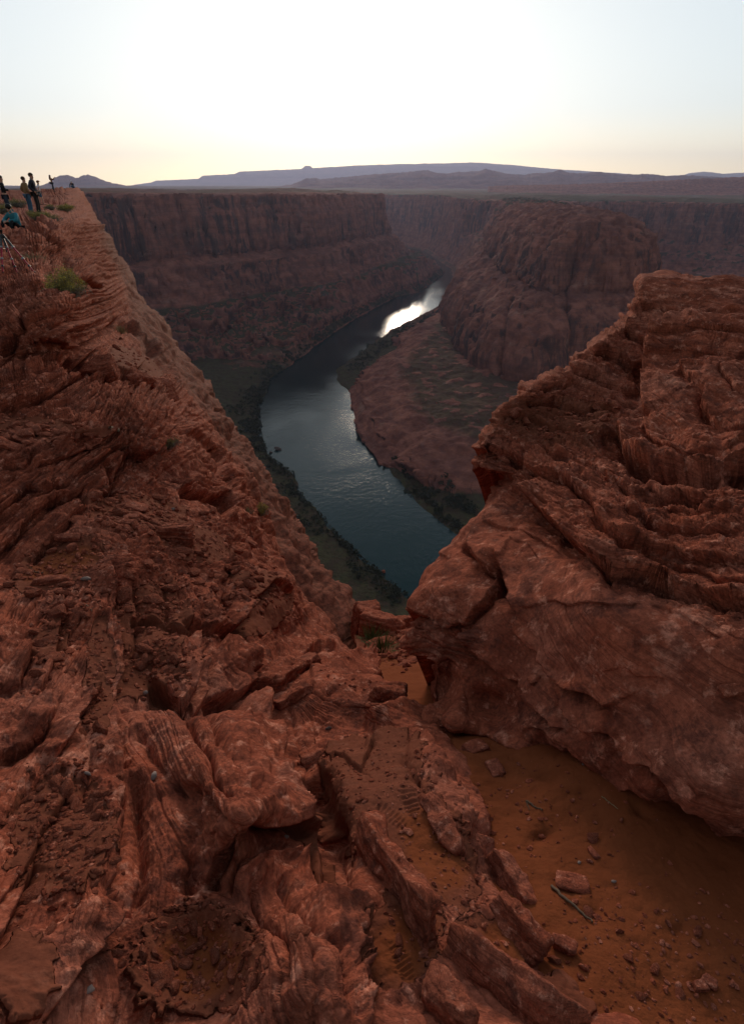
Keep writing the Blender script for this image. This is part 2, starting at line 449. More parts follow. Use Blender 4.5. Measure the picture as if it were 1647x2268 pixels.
def canyon_material():
    m = NT("canyon_rock")
    P = m.pos(); x = m.sep(m.geo.outputs['Position']); nz = m.sep(m.geo.outputs['Normal'])[2]
    z = x[2]
    med = m.noise(P, 0.05, 6, 0.65)
    c = m.mix(m.rng(med, 0.35, 0.65), (0.150, 0.050, 0.036), (0.290, 0.105, 0.072))
    beds = m.noise(m.pos((0.004, 0.004, 0.09)), 1.0, 5, 0.7)
    c = m.mix(m.rng(beds, 0.44, 0.60, 0, 0.45), c, (0.105, 0.042, 0.036))
    fineb = m.noise(m.pos((0.01, 0.01, 0.35)), 1.0, 4, 0.7)
    c = m.mix(m.rng(fineb, 0.5, 0.62, 0, 0.22), c, (0.085, 0.036, 0.032))
    streak = m.noise(m.pos((0.055, 0.055, 0.006)), 1.0, 6, 0.7, 0.4)
    zone = m.noise(P, 0.006, 3, 0.5)
    sk = m.math('MULTIPLY', m.rng(streak, 0.46, 0.56), m.rng(zone, 0.36, 0.56))
    sk = m.math('MULTIPLY', sk, m.rng(nz, 0.75, 0.35))
    c = m.mix(m.math('MULTIPLY', sk, 0.85), c, (0.036, 0.024, 0.025))              # desert varnish running down the walls
    pale = m.math('MULTIPLY', m.rng(m.noise(m.pos((0.02, 0.02, 0.05)), 1.0, 6, 0.7), 0.58, 0.7), 0.5)
    c = m.mix(pale, c, (0.30, 0.165, 0.125))
    # talus, sand and desert scrub on gentle ground
    flat = m.rng(m.math('ADD', nz, m.math('MULTIPLY', m.math('SUBTRACT', med, 0.5), 0.35)), 0.72, 0.86)
    low = m.attr('veg')
    sc = m.noise(P, 0.09, 6, 0.7)
    tal = m.mix(m.rng(sc, 0.4, 0.62), (0.050, 0.032, 0.021), (0.056, 0.048, 0.024))
    bush = m.rng(m.voro(m.pos((0.16, 0.16, 0.16))), 0.34, 0.16)
    tal = m.mix(m.math('MULTIPLY', bush, 0.75), tal, (0.026, 0.028, 0.016))
    c = m.mix(m.math('MULTIPLY', flat, low), c, tal)
    high = m.rng(m.attr('desert'), 0.05, 0.6)
    dn = m.noise(m.pos((0.004, 0.0018, 0.01)), 1.0, 6, 0.65)
    des = m.mix(m.rng(dn, 0.38, 0.6), (0.125, 0.048, 0.032), (0.092, 0.064, 0.036))
    dots = m.rng(m.voro(m.pos((0.12, 0.12, 0.12))), 0.36, 0.2)
    des = m.mix(m.math('MULTIPLY', dots, 0.5), des, (0.05, 0.05, 0.03))
    c = m.mix(m.math('MULTIPLY', flat, m.math('MULTIPLY', high, 0.8)), c, des)
    vm = m.n('ShaderNodeVectorMath'); vm.operation = 'SCALE'; m.l(c, vm.inputs[0]); vm.inputs['Scale'].default_value = 1.3; c = vm.outputs[0]
    m.color(c); m.rough(0.95)
    nb = m.bump(m.noise(m.pos((1, 1, 0.45)), 0.06, 8, 0.68), 9.0, 0.7)
    nb = m.bump(m.noise(m.pos((0.02, 0.02, 0.32)), 1.0, 5, 0.65), 2.5, 0.6, nb)
    m.normal(nb)
    return m.m

def water_material():
    m = NT("river_water")
    m.color((0.003, 0.020, 0.020)); m.rough(0.05)
    m.b.inputs['IOR'].default_value = 1.333; m.b.inputs['Specular IOR Level'].default_value = 0.36; m.b.inputs['Specular Tint'].default_value = (0.12, 0.40, 0.48, 1)
    P = m.pos((1, 1, 1))
    gust = m.rng(m.noise(P, 0.006, 4, 0.6, 0.5), 0.38, 0.66, 0.35, 1.0)
    h = m.math('MULTIPLY', m.noise(m.pos((1.0, 0.6, 1)), 0.22, 6, 0.65), gust)
    m.normal(m.bump(h, 0.55, 1.0))
    return m.m

M_CANYON = canyon_material()
canyon = tag(link("canyon_terrain", build_canyon(), M_CANYON), kind='structure')
wx = np.linspace(-1400, 1800, 30); wy = np.linspace(180, 4300, 30)
WX, WY = np.meshgrid(wx, wy)
water = tag(link("river_water", mesh_from("river", np.stack([WX, WY, 0 * WX + WATER], -1).reshape(-1, 3), grid_faces(30, 30)), water_material()), kind='structure')

# ------------------------------------------------------------------ far ridges
def ridge(name, crest, D, front, back, prof, seed, rough, mat, foot=-70.0, nx=900, nt=70, crag=1.5):
    crest = np.asarray(crest, float)
    px = np.linspace(crest[0, 0], crest[-1, 0], nx)
    py = np.interp(px, crest[:, 0], crest[:, 1]) + crag * fbm(np.stack([px / 11.0, 0 * px, 0 * px], -1), 5, seed + 9, 0.6)
    top = rays(px, py) * D
    t = np.linspace(0, 1.35, nt)
    V = np.zeros((nt, nx, 3))
    n1 = fbm(np.stack([px / 14.0, 0 * px, 0 * px], -1), 4, seed)
    for k, tk in enumerate(t):
        base = top.copy()
        if tk <= 1: dist = (1 - tk) * front; hf = np.interp(tk, *prof)
        else: dist = -(tk - 1) / 0.35 * back; hf = 1 - (tk - 1) / 0.35
        u = top[:, :2] / np.linalg.norm(top[:, :2], axis=1)[:, None]
        xy = top[:, :2] - u * dist
        q = np.stack([xy[:, 0], xy[:, 1], 0 * px], -1)
        z = foot + (top[:, 2] - foot) * hf
        w = 1 if tk < 1 else 0.3
        g = ridged(q / (front * 0.22), 4, seed + 3) - 0.9
        z = z + rough * g * (top[:, 2] - foot) * w * math.sin(min(tk, 1) * math.pi * 0.92)
        V[k] = np.c_[xy, z]
    o = link(name, mesh_from(name, V.reshape(-1, 3), grid_faces(nt, nx, flip=False)), mat)
    return tag(o, kind='structure')

def ridge_material(name, a, b):
    m = NT(name); P = m.pos((1, 1, 3.0))
    f = m.noise(P, 0.004, 6, 0.65)
    c = m.mix(m.rng(f, 0.3, 0.7), a, b)
    bd = m.noise(m.pos((0.0003, 0.0003, 0.02)), 1.0, 4, 0.6)
    c = m.mix(m.rng(bd, 0.45, 0.6, 0, 0.5), c, tuple(v * 0.6 for v in a))
    m.color(c); m.rough(1.0)
    m.normal(m.bump(m.noise(P, 0.008, 6, 0.7), 30.0, 0.6))
    return m.m

M_MESA = ridge_material("mesa_rock", (0.15, 0.075, 0.06), (0.24, 0.13, 0.10))
M_HILL = ridge_material("hill_rock", (0.13, 0.042, 0.034), (0.22, 0.078, 0.055))
cliff = ([0, 0.35, 0.6, 0.78, 0.84, 0.9, 1.0], [0, 0.12, 0.34, 0.55, 0.86, 0.95, 1.0])
hilly = ([0, 0.3, 0.6, 0.85, 1.0], [0, 0.2, 0.52, 0.85, 1.0])
ridge("distant_mesa", [(285, 412), (300, 409), (335, 404), (345, 400), (440, 396), (448, 389), (520, 385), (530, 380), (600, 377), (668, 374), (676, 367), (688, 368), (692, 372), (780, 367), (860, 364), (950, 362),
      (1050, 360), (1130, 365), (1200, 372), (1250, 376), (1320, 380), (1400, 386), (1470, 390), (1515, 387), (1525, 383), (1560, 380), (1600, 385), (1650, 382), (1800, 384)], 19000, 3800, 2500, cliff, 301, 0.05, M_MESA, crag=0.5)
ridge("distant_hills", [(600, 415), (645, 409), (680, 395), (720, 397), (800, 389), (900, 382), (940, 378), (985, 384), (1030, 381), (1060, 380), (1075, 374), (1100, 381), (1160, 386), (1200, 384), (1225, 380), (1240, 375), (1255, 381), (1275, 385),
      (1330, 380), (1370, 387), (1420, 384), (1470, 390), (1520, 389), (1600, 393), (1700, 395), (1820, 398)], 8500, 2800, 1500, hilly, 311, 0.22, M_HILL)
ridge("distant_butte", [(20, 426), (60, 421), (85, 413), (105, 406), (112, 402), (122, 393), (132, 389), (150, 387), (160, 389), (167, 394), (175, 394), (178, 390), (188, 388), (195, 386), (203, 389), (212, 391), (222, 397), (236, 401), (250, 406), (275, 410), (330, 412)],
      9000, 1500, 1200, hilly, 321, 0.10, M_HILL)
ridge("desert_rise", [(1080, 413), (1130, 410), (1240, 409), (1350, 405), (1450, 401), (1550, 396), (1650, 391), (1760, 388), (1850, 387)], 4300, 900, 1200, hilly, 331, 0.08, M_CANYON)

# ------------------------------------------------------------------ the air: far ridges fade to blue
def make_haze():
    bm = bmesh.new(); bmesh.ops.create_cube(bm, size=1.0)
    me = bpy.data.meshes.new("haze"); bm.to_mesh(me); bm.free()
    o = link("haze", me); o.scale = (44000, 31000, 1500); o.location = (0, 13500, 430)
    mt = bpy.data.materials.new("air"); mt.use_nodes = True; t = mt.node_tree; t.nodes.clear()
    out = t.nodes.new('ShaderNodeOutputMaterial'); v = t.nodes.new('ShaderNodeVolumePrincipled')
    v.inputs['Color'].default_value = (0.62, 0.68, 1.0, 1); v.inputs['Density'].default_value = 0.000034; v.inputs['Anisotropy'].default_value = 0.45
    t.links.new(v.outputs[0], out.inputs['Volume']); me.materials.append(mt)
    tag(o, kind='stuff')
make_haze()

# ------------------------------------------------------------------ near rock: surfaces from image pixels and estimated distances
def hill_add(D, q, items):
    """rounded swellings and hollows of the bedrock: (x, y, rx, ry, angle, amount in units)"""
    out = np.zeros(len(q))
    for cx, cy, rx, ry, ang, a in items:
        c, s = math.cos(R(ang)), math.sin(R(ang)); dx, dy = q[:, 0] - cx, q[:, 1] - cy
        u = (dx * c + dy * s) / rx; v = (-dx * s + dy * c) / ry
        out += a * np.exp(-(u * u + v * v) * 1.6)
    return out

def ledges(q, P, items, jag=5.0, seed=0):
    """broken edges: (points, lip, recess, ramp width, recess width); raised on the upper/right side of the line"""
    out = np.zeros(len(q)); off = np.zeros((len(q), 2))
    qq = q + (jag * np.interp(q[:, 1], [420, 640, 950], [0.2, 0.45, 1.0]))[:, None] * np.stack([fbm(np.c_[q / 46.0, 0 * q[:, 0]], 3, 400 + seed, 0.42), fbm(np.c_[q / 46.0, 0 * q[:, 0] + 9], 3, 440 + seed, 0.42)], -1)
    for it in items:
        pts, up, dn, wu, wd = it
        pa = np.asarray(pts, float); mg = max(wu, wd) * 3.2 + 20
        m = (q[:, 0] > pa[:, 0].min() - mg) & (q[:, 0] < pa[:, 0].max() + mg) & (q[:, 1] > pa[:, 1].min() - mg) & (q[:, 1] < pa[:, 1].max() + mg)
        if not m.any(): continue
        k = np.where(m)[0]
        sd, t, gx, gy = polyline_sd(qq[k], pa)
        end = sstep(0.0, 0.06, t) * (1 - sstep(0.94, 1.0, t)) * 1.0
        wob = 0.75 + 0.5 * fbm(np.c_[q[k] / 45.0, 0 * k + seed], 2, 470)
        v = np.where(sd < 0, up * np.exp(np.minimum(sd, 0) / wu) * (1 - sstep(-3.5, 0.0, sd)) + (-dn) * sstep(-3.5, 0.0, sd) * 1.0, -dn * np.exp(-np.maximum(sd, 0) / wd))
        out[k] += v * end * wob
        ov = min(0.7 * up, 12.0) * end * wob * np.where(sd < -1.5, np.exp(np.minimum(sd, 0) / 11.0), -0.6 * np.exp(-np.maximum(sd, 0) / 11.0))
        off[k, 0] += gx * ov; off[k, 1] += gy * ov                   # the lip leans out over the recess
    return out, off

def creases(q, items, jag=5.0, seed=0):
    """cracks and grooves (negative depth) or fins (positive): (points, amount, width)"""
    out = np.zeros(len(q))
    qq = q + jag * np.stack([fbm(np.c_[q / 30.0, 0 * q[:, 0]], 4, 500 + seed), fbm(np.c_[q / 30.0, 0 * q[:, 0] + 9], 4, 540 + seed)], -1)
    for pts, a, w in items:
        pa = np.asarray(pts, float); mg = w * 3 + 16
        m = (q[:, 0] > pa[:, 0].min() - mg) & (q[:, 0] < pa[:, 0].max() + mg) & (q[:, 1] > pa[:, 1].min() - mg) & (q[:, 1] < pa[:, 1].max() + mg)
        if not m.any(): continue
        k = np.where(m)[0]
        sd, t = polyline_sd(qq[k], pa)[:2]
        out[k] += a * np.exp(-np.abs(sd) / w) * sstep(0, 0.08, t) * (1 - sstep(0.92, 1, t))
    return out

def bedding(q, warpn, angle, lam, length, seed, sharp=8):
    """broken beds: layers of random relief cut into slabs; angle = dip of the trace, lam = bed thickness"""
    c, s = math.cos(R(angle)), math.sin(R(angle))
    t = q[:, 0] * c + q[:, 1] * s; n = -q[:, 0] * s + q[:, 1] * c
    v = (n + warpn) / lam
    i = np.floor(v); f = v - i
    tj = t / length + h01(i, seed=seed) * 13 + 0.35 * warpn / lam
    j = np.floor(tj); g = tj - j
    hgt = h01(i, j, seed=seed + 1) * 0.65 + h01(i, seed=seed + 2) * 0.35
    prof = 1 - np.abs(2 * f - 1) ** sharp
    edge = 1 - np.abs(2 * g - 1) ** 24
    return (hgt * prof * (0.35 + 0.65 * edge)) + 0.35 * (1 - f) * prof - 0.5

def region_w(q, cx, cy, rx, ry, ang=0, soft=1.0):
    c, s = math.cos(R(ang)), math.sin(R(ang)); dx, dy = q[:, 0] - cx, q[:, 1] - cy
    u = (dx * c + dy * s) / rx; v = (-dx * s + dy * c) / ry
    return 1 - sstep(1 - 0.5 * soft, 1 + 0.5 * soft, np.sqrt(u * u + v * v))

def lod_noise(P, D, lam0, octs, H, seed, kind='fbm', px=4.0):
    """rock roughness from wavelength lam0 metres down, skipping what the mesh cannot carry"""
    out = np.zeros(len(P)); lam = lam0
    for o in range(octs):
        w = sstep(1.6, 3.6, lam * FPX / D / px)
        if w.max() > 0:
            n = pnoise(P / lam + 7.7 * o, seed + o)
            if kind == 'ridged': n = 0.5 - 2 * np.abs(n)
            elif kind == 'billow': n = 2 * np.abs(n) - 0.5
            out += w * n * (lam / lam0) ** H * lam0
        lam *= 0.5
    return out

def lod_facets(P, D, lams, seed, amp=0.16):
    out = np.zeros(len(P))
    W = P + 0.05 * np.stack([fbm(P / 0.6 + k * 5.1, 2, seed + k) for k in range(3)], -1)
    for n, lam in enumerate(lams):
        w = sstep(9, 22, lam * FPX / D) * (1 - sstep(260, 480, lam * FPX / D))
        k = np.where(w > 0.01)[0]
        if not len(k): continue
        v = facets(W[k] / np.array([lam, lam, lam * 0.62]), seed + 10 * n, 'max', 0.8, 0.8)
        out[k] += w[k] * (v - 0.28) * lam * amp
    return out

def field_normals(P, nr, nc):
    V = P.reshape(nr, nc, 3)
    N = np.cross(np.gradient(V, axis=1), np.gradient(V, axis=0)).reshape(-1, 3)
    N /= np.linalg.norm(N, axis=1)[:, None] + 1e-12
    N *= np.where((N * P).sum(1) > 0, -1.0, 1.0)[:, None]
    return N

def smooth_grid(N, nr, nc, it):
    V = N.reshape(nr, nc, 3).copy()
    for _ in range(it):
        V[1:-1] = (V[:-2] + V[1:-1] * 2 + V[2:]) / 4
        V[:, 1:-1] = (V[:, :-2] + V[:, 1:-1] * 2 + V[:, 2:]) / 4
    V = V.reshape(-1, 3); return V / (np.linalg.norm(V, axis=1)[:, None] + 1e-12)

def close_back(V, nr, nc, side, steps, dirs, lens):
    """carry a rock face on round its edge so that it has a back: extra columns/rows bending away"""
    G = V.reshape(nr, nc, 3)
    e = {'R': G[:, -1], 'L': G[:, 0], 'T': G[0], 'B': G[-1]}[side]
    ext = [e + dirs * 0 for _ in range(0)]
    for k in range(1, steps + 1):
        t = k / steps
        ext.append(e + dirs[0] * (lens[0] * t)[:, None] + dirs[1] * (lens[1] * t * t)[:, None])
    ext = np.stack(ext, 0)
    if side == 'R': G = np.concatenate([G, ext.transpose(1, 0, 2)], 1)
    elif side == 'L': G = np.concatenate([ext.transpose(1, 0, 2)[:, ::-1], G], 1)
    elif side == 'T': G = np.concatenate([ext[::-1], G], 0)
    else: G = np.concatenate([G, ext], 0)
    return G.reshape(-1, 3), G.shape[0], G.shape[1]

def extend(V, nr, nc, attrs, side, direction, length, steps=8):
    """let the ground run on beyond the part laid out in image coordinates"""
    n = nr if side in 'LR' else nc
    V2, r2, c2 = close_back(V, nr, nc, side, steps, (np.tile(np.asarray(direction, float), (n, 1)), np.tile([0, 0, -0.0], (n, 1))), (np.broadcast_to(length, n) * 1.0, np.zeros(n)))
    return V2, r2, c2, {k: pad_attr(a, nr, nc, side, steps) for k, a in attrs.items()}

def pad_attr(a, nr, nc, side, steps):
    G = a.reshape(nr, nc)
    w = {'R': ((0, 0), (0, steps)), 'L': ((0, 0), (steps, 0)), 'T': ((steps, 0), (0, 0)), 'B': ((0, steps), (0, 0))}[side]
    return np.pad(G, w, mode='edge').ravel()

# left slope: image pixel x, y and estimated axial distance in metres
SLOPE_PTS = [(-170, 424, 70), (-20, 427, 66), (80, 425, 66), (130, 422, 72), (172, 419, 86), (200, 452, 78), (-170, 455, 38), (20, 458, 40), (120, 452, 46),
    (-170, 487, 25), (0, 487, 26.5), (30, 488, 26.5), (82, 476, 31), (150, 470, 38), (100, 500, 21), (0, 500, 20.5), (-170, 505, 19), (0, 530, 17.0), (110, 535, 17.5), (60, 565, 14.6), (-170, 560, 13.5), (150, 560, 19),
    (0, 600, 12.0), (110, 610, 12.6), (-170, 620, 10.5), (40, 660, 10.2), (160, 690, 10.2), (-170, 700, 9.0), (30, 740, 8.8), (150, 770, 9.2), (-170, 800, 7.4), (60, 830, 7.8), (200, 850, 8.8), (60, 930, 7.0), (-170, 920, 6.4), (220, 930, 7.8),
    (60, 1020, 6.3), (250, 1010, 7.2), (-170, 1040, 5.6), (60, 1120, 5.7), (250, 1110, 6.2), (380, 1060, 8.0), (430, 1150, 7.0), (60, 1230, 5.0), (280, 1210, 5.3), (400, 1240, 5.7), (500, 1250, 6.4), (-170, 1230, 4.4),
    (60, 1340, 4.2), (230, 1340, 4.5), (400, 1360, 4.8), (520, 1370, 5.2), (620, 1330, 7.4), (60, 1460, 3.55), (230, 1460, 3.8), (400, 1480, 4.1), (530, 1500, 4.5), (-170, 1430, 3.35),
    (60, 1590, 3.0), (230, 1600, 3.15), (400, 1600, 3.3), (540, 1620, 3.3), (630, 1580, 4.2), (60, 1720, 2.55), (230, 1740, 2.6), (400, 1740, 2.62), (560, 1760, 2.55), (-170, 1680, 2.5),
    (60, 1860, 2.1), (230, 1880, 2.15), (420, 1880, 2.2), (600, 1900, 2.25), (680, 1900, 2.5), (60, 2010, 1.75), (230, 2040, 1.82), (420, 2080, 1.9), (620, 2060, 1.85), (740, 2080, 1.9), (-170, 1990, 1.65),
    (60, 2200, 1.45), (300, 2240, 1.62), (500, 2250, 1.65), (720, 2250, 1.55), (-170, 2330, 1.2), (300, 2340, 1.5), (700, 2340, 1.45),
    (700, 1480, 5.2), (760, 1490, 5.1), (840, 1500, 5.0), (900, 1545, 4.5), (700, 1580, 4.1), (800, 1580, 4.1), (900, 1600, 3.75), (980, 1640, 3.4), (740, 1680, 3.2), (860, 1700, 3.0), (1000, 1720, 2.95), (1070, 1790, 2.75),
    (700, 1800, 2.65), (830, 1830, 2.5), (980, 1850, 2.5), (1100, 1900, 2.5), (770, 1960, 2.1), (900, 1980, 2.08), (1050, 1980, 2.15), (1160, 2020, 2.2), (860, 2120, 1.8), (1000, 2130, 1.82), (1150, 2120, 1.95), (1260, 2130, 2.02), (900, 2260, 1.6), (1100, 2260, 1.65), (1300, 2250, 1.78), (1420, 2300, 1.72), (1480, 2340, 1.68),
    (700, 1440, 7.2), (760, 1440, 7.6), (600, 1440, 5.6), (640, 1420, 7.0),
    (232, 500, 68), (278, 590, 58), (337, 690, 48), (400, 780, 41), (455, 855, 36), (545, 995, 29), (645, 1150, 22.5), (705, 1240, 19), (765, 1330, 16), (812, 1425, 12.5),
    (185, 480, 42), (215, 560, 34), (250, 680, 24), (320, 780, 17), (395, 890, 14.5), (490, 1040, 12), (560, 1170, 10.5), (645, 1290, 9.6), (730, 1400, 9.0), (180, 620, 15.5), (240, 780, 12), (300, 860, 10.5), (420, 1000, 9.6), (500, 1130, 8.6)]
SLOPE_EDGE = [(172, 415), (186, 428), (198, 452), (215, 480), (232, 512), (262, 568), (285, 596), (305, 640), (338, 688), (372, 735), (402, 780), (432, 822), (456, 852), (470, 890), (482, 925), (512, 955), (540, 985), (562, 1015), (588, 1060), (618, 1105), (648, 1150), (675, 1195), (704, 1240), (738, 1285), (765, 1325), (790, 1375), (806, 1420),
    (818, 1440), (830, 1470), (850, 1508), (888, 1542), (932, 1568), (985, 1600), (1010, 1630), (1062, 1700), (1090, 1760), (1112, 1832), (1150, 1905), (1195, 2000), (1262, 2085), (1335, 2160), (1400, 2225), (1480, 2345)]

LEDGE_GAIN = 2.3
def build_slope():
    nr, nc = 1120, 660
    e = np.asarray(SLOPE_EDGE, float)
    ey = np.linspace(415, 2345, nr); ex = np.interp(ey, e[:, 1], e[:, 0])
    wob = fbm(np.c_[ey / 30.0, 0 * ey, 0 * ey], 3, 600, 0.45) * 7 * sstep(420, 600, ey) * (1 - 0.5 * sstep(1600, 2000, ey))
    ex = ex + wob + 8 * fbm(np.c_[ey / 130.0, 0 * ey, 0 * ey + 4], 2, 605) * sstep(470, 620, ey) * (1 - sstep(1400, 1600, ey))
    u = np.linspace(0, 1, nc)
    X = -175 + (ex[:, None] + 175) * u[None, :]
    Y = np.repeat(ey[:, None], nc, 1)
    # skyline of the rim at the top of the grid, in image pixels
    sky = interp_line([(-175, 426), (0, 424), (60, 425), (84, 424), (110, 423), (140, 420), (160, 416), (172, 415)], 60)
    Y[:] = Y + (np.interp(X, sky[:, 0], sky[:, 1]) - 415) * (1 - sstep(415, 470, Y))
    q = np.stack([X.ravel(), Y.ravel()], -1)
    tps = TPS([(a / 1000, b / 1000) for a, b, c in SLOPE_PTS], [math.log(c) for a, b, c in SLOPE_PTS], 2e-5)
    D = np.exp(tps(q / 1000))
    edge_d = ((ex[:, None] - X)).ravel()
    wr = 14
    D = D * (1 + 0.22 * np.clip(1 - edge_d / wr, 0, 1) ** 2)
    D = D * np.exp(hill_add(D, q, [(p[0], p[1], p[2], p[3], p[4], -p[5]) for p in SLOPE_HILLS]))
    P = rays(q[:, 0], q[:, 1]) * D[:, None]
    N = smooth_grid(field_normals(P, nr, nc), nr, nc, 14)
    unit = D / FPX
    p3 = np.c_[q / 100.0, 0 * D]
    w1 = fbm(p3 * 0.9, 3, 610) * 26 + fbm(p3 * 2.5, 2, 620) * 6
    # masks
    face = sstep(8, 40, polyline_sd(q, FACE_LINE)[0] * -1.0)         # smooth cliff face right of the broken rim
    sand = np.zeros(len(q))
    for cx, cy, rx, ry, an in SLOPE_SAND: sand = np.maximum(sand, region_w(q, cx, cy, rx, ry, an, 1.1))
    sandn = sand + 0.35 * fbm(p3 * 3.0, 4, 640)
    sandm = sstep(0.4, 0.7, sandn) * sstep(0.02, 0.2, sand)
    beds = np.zeros(len(q)); wsum = np.zeros(len(q)) + 1e-6
    for k, (cx, cy, rx, ry, ra, ang, lam, ln, amp) in enumerate(SLOPE_BEDS):
        w = region_w(q, cx, cy, rx, ry, ra, 0.8) + 1e-9
        if w.max() < 1e-6: continue
        b = bedding(q, w1 * min(lam, 18) / 40.0, ang, lam, ln, 700 + 10 * k) + 0.6 * bedding(q, w1 * min(lam, 18) / 40.0, ang, lam * 0.42, ln * 0.7, 703 + 10 * k) + 0.35 * bedding(q, w1 * min(lam, 18) / 40.0, ang + 1, lam * 0.2, ln * 0.5, 706 + 10 * k)
        beds += w * b * amp; wsum += w
    beds /= np.maximum(wsum, 1.0)
    disp = np.interp(q[:, 1], [420, 900, 1300, 1600], [1.7, 1.6, 1.0, 0.6]) * beds * (1 - 0.9 * sandm) * (1 - 0.6 * face)
    ld, off = ledges(q, P, SLOPE_LEDGES, 6, 1)
    disp += LEDGE_GAIN * ld + creases(q, [(a, 1.7 * b, 1.3 * c) for a, b, c in SLOPE_CREASES], 6, 1)
    P = P + (rays(q[:, 0] + off[:, 0], q[:, 1] + off[:, 1]) - rays(q[:, 0], q[:, 1])) * D[:, None]
    for cx, cy, an in ((890, 2130, 62), (865, 1800, 40), (1040, 2130, 50), (905, 1760, 75)):         # tread marks of boots in the trodden soil
        w = region_w(q, cx, cy, 46, 17, an, 0.5); c_, s_ = math.cos(R(an)), math.sin(R(an))
        disp += w * (-2.0 + 2.4 * np.sin(((q[:, 0] - cx) * c_ + (q[:, 1] - cy) * s_) * 2 * math.pi / 11.0))
    disp = disp * unit
    rough = lod_noise(P, D, 1.2, 9, 1.0, 650) * 0.055 + lod_noise(P, D, 0.5, 6, 1.0, 670, 'ridged') * 0.008
    rough += lod_noise(P, D, 6.0, 4, 0.9, 690, 'ridged') * 0.03 * sstep(9, 20, D)
    rough += lod_facets(P, D, (2.6, 1.1, 0.45, 0.2, 0.09), 655) * (1 + 1.3 * face)
    ts = q[:, 0] * 0.55 + q[:, 1] * 0.83; ns = q[:, 0] * 0.83 - q[:, 1] * 0.55
    rough += face * unit * 12.0 * (ridged(np.c_[ns / 16.0, ts / 130.0, 0 * ns], 4, 695) - 0.5)   # flutes running down the cliff face
    rough *= (1 - 0.75 * sandm)
    disp += (rough - 0.25 * 0.16 * np.clip(D / 30, 0, 1)) * np.interp(q[:, 1], [420, 640, 900, 1200], [0.35, 0.5, 0.85, 1.0])
    disp += sandm * (lod_noise(P, D, 0.3, 6, 0.9, 660) * 0.05 + lod_noise(P, D, 0.1, 4, 0.8, 665, 'billow') * 0.04)
    disp *= 0.45 + 0.55 * sstep(484, 502, q[:, 1])           # the trodden rim top is smoother
    P = P + N * disp[:, None]
    N2 = field_normals(P, nr, nc)
    global SLOPE
    SLOPE = dict(q=q.reshape(nr, nc, 2), P=P.reshape(nr, nc, 3), N=smooth_grid(N2, nr, nc, 2).reshape(nr, nc, 3), ey=ey, ex=ex, nc=nc, nr=nr)
    # carry the edges on: the cliff rounds away and drops to the river, the rim runs back, the hump goes under the sand
    Dg = D.reshape(nr, nc)[:, -1]
    down = np.tile([0, 0, -1.0], (nr, 1))
    ry = rays(ex, ey); ry /= np.linalg.norm(ry, axis=1)[:, None]
    away = ry * 1.0
    fac = np.where(ey < 1430, 0.30, 0.06)
    st = 8
    V, r2, c2 = close_back(P, nr, nc, 'R', st, (away, down), (Dg * fac, Dg * np.where(ey < 1430, 0.5, 0.35)))
    orange = np.zeros(len(q))
    for cx, cy, rx, ry, an in [(130, 1250, 100, 40, -20), (960, 1880, 70, 130, -35), (440, 2130, 120, 90, 0), (890, 2100, 80, 110, 30), (1120, 2090, 70, 60, 30)]: orange = np.maximum(orange, region_w(q, cx, cy, rx, ry, an, 1.4))
    orange = np.minimum(orange * 0.8, sandm)
    sa = pad_attr(sandm, nr, nc, 'R', st); sb = pad_attr(orange, nr, nc, 'R', st); sf = pad_attr(face, nr, nc, 'R', st)
    G = V.reshape(r2, c2, 3)
    top = G[0]; hd = top.copy(); hd[:, 2] = 0; hd /= np.linalg.norm(hd, axis=1)[:, None]
    V2, r3, c3 = close_back(V, r2, c2, 'T', 6, (hd, np.tile([0, 0, -1.0], (c2, 1))), (np.full(c2, 30.0), np.full(c2, 14.0)))
    sa = pad_attr(sa, r2, c2, 'T', 6); sb = pad_attr(sb, r2, c2, 'T', 6); sf = pad_attr(sf, r2, c2, 'T', 6)
    at_ = {'soil': sa, 'sand': sb, 'face': sf}
    dl = np.linalg.norm(V2.reshape(r3, c3, 3)[:, 0], axis=1)
    V2, r3, c3, at_ = extend(V2, r3, c3, at_, 'L', (-1, -0.1, 0.03), np.maximum(dl * 0.6, 3.0))
    V2, r3, c3, at_ = extend(V2, r3, c3, at_, 'B', (0, -1, 0.05), 2.0)
    return mesh_from("rocky_slope", V2, grid_faces(r3, c3, flip=False), at_)

SLOPE_HILLS = [  # swellings: x, y, rx, ry, angle, amount (fraction of distance)
    (470, 1690, 120, 190, -20, 0.10), (560, 1800, 110, 80, -30, 0.08), (690, 2120, 120, 170, 20, 0.10), (420, 1450, 90, 80, 0, 0.05), (520, 1450, 60, 70, 0, 0.04),
    (450, 2120, 120, 110, 0, -0.03), (330, 1500, 70, 60, 0, -0.05), (700, 1760, 60, 140, -15, -0.08), (840, 1560, 90, 60, 10, 0.05), (1000, 1800, 70, 120, -30, 0.04), (120, 1580, 110, 130, -30, 0.06),
    (200, 2000, 60, 200, 15, 0.05), (60, 1900, 80, 150, 10, -0.03), (170, 960, 120, 60, -30, 0.05), (330, 930, 70, 80, 0, 0.06), (230, 1120, 60, 60, 0, -0.04), (60, 700, 90, 60, -20, 0.05), (70, 800, 120, 30, -15, -0.05), (80, 545, 70, 30, 0, 0.04),
    (600, 1450, 60, 60, 0, 0.05), (450, 1090, 70, 40, 20, -0.04)]
FACE_LINE = [(172, 430), (188, 470), (205, 560), (252, 640), (270, 760), (345, 840), (400, 900), (470, 1010), (520, 1090), (590, 1200), (650, 1290), (720, 1390), (790, 1440)]
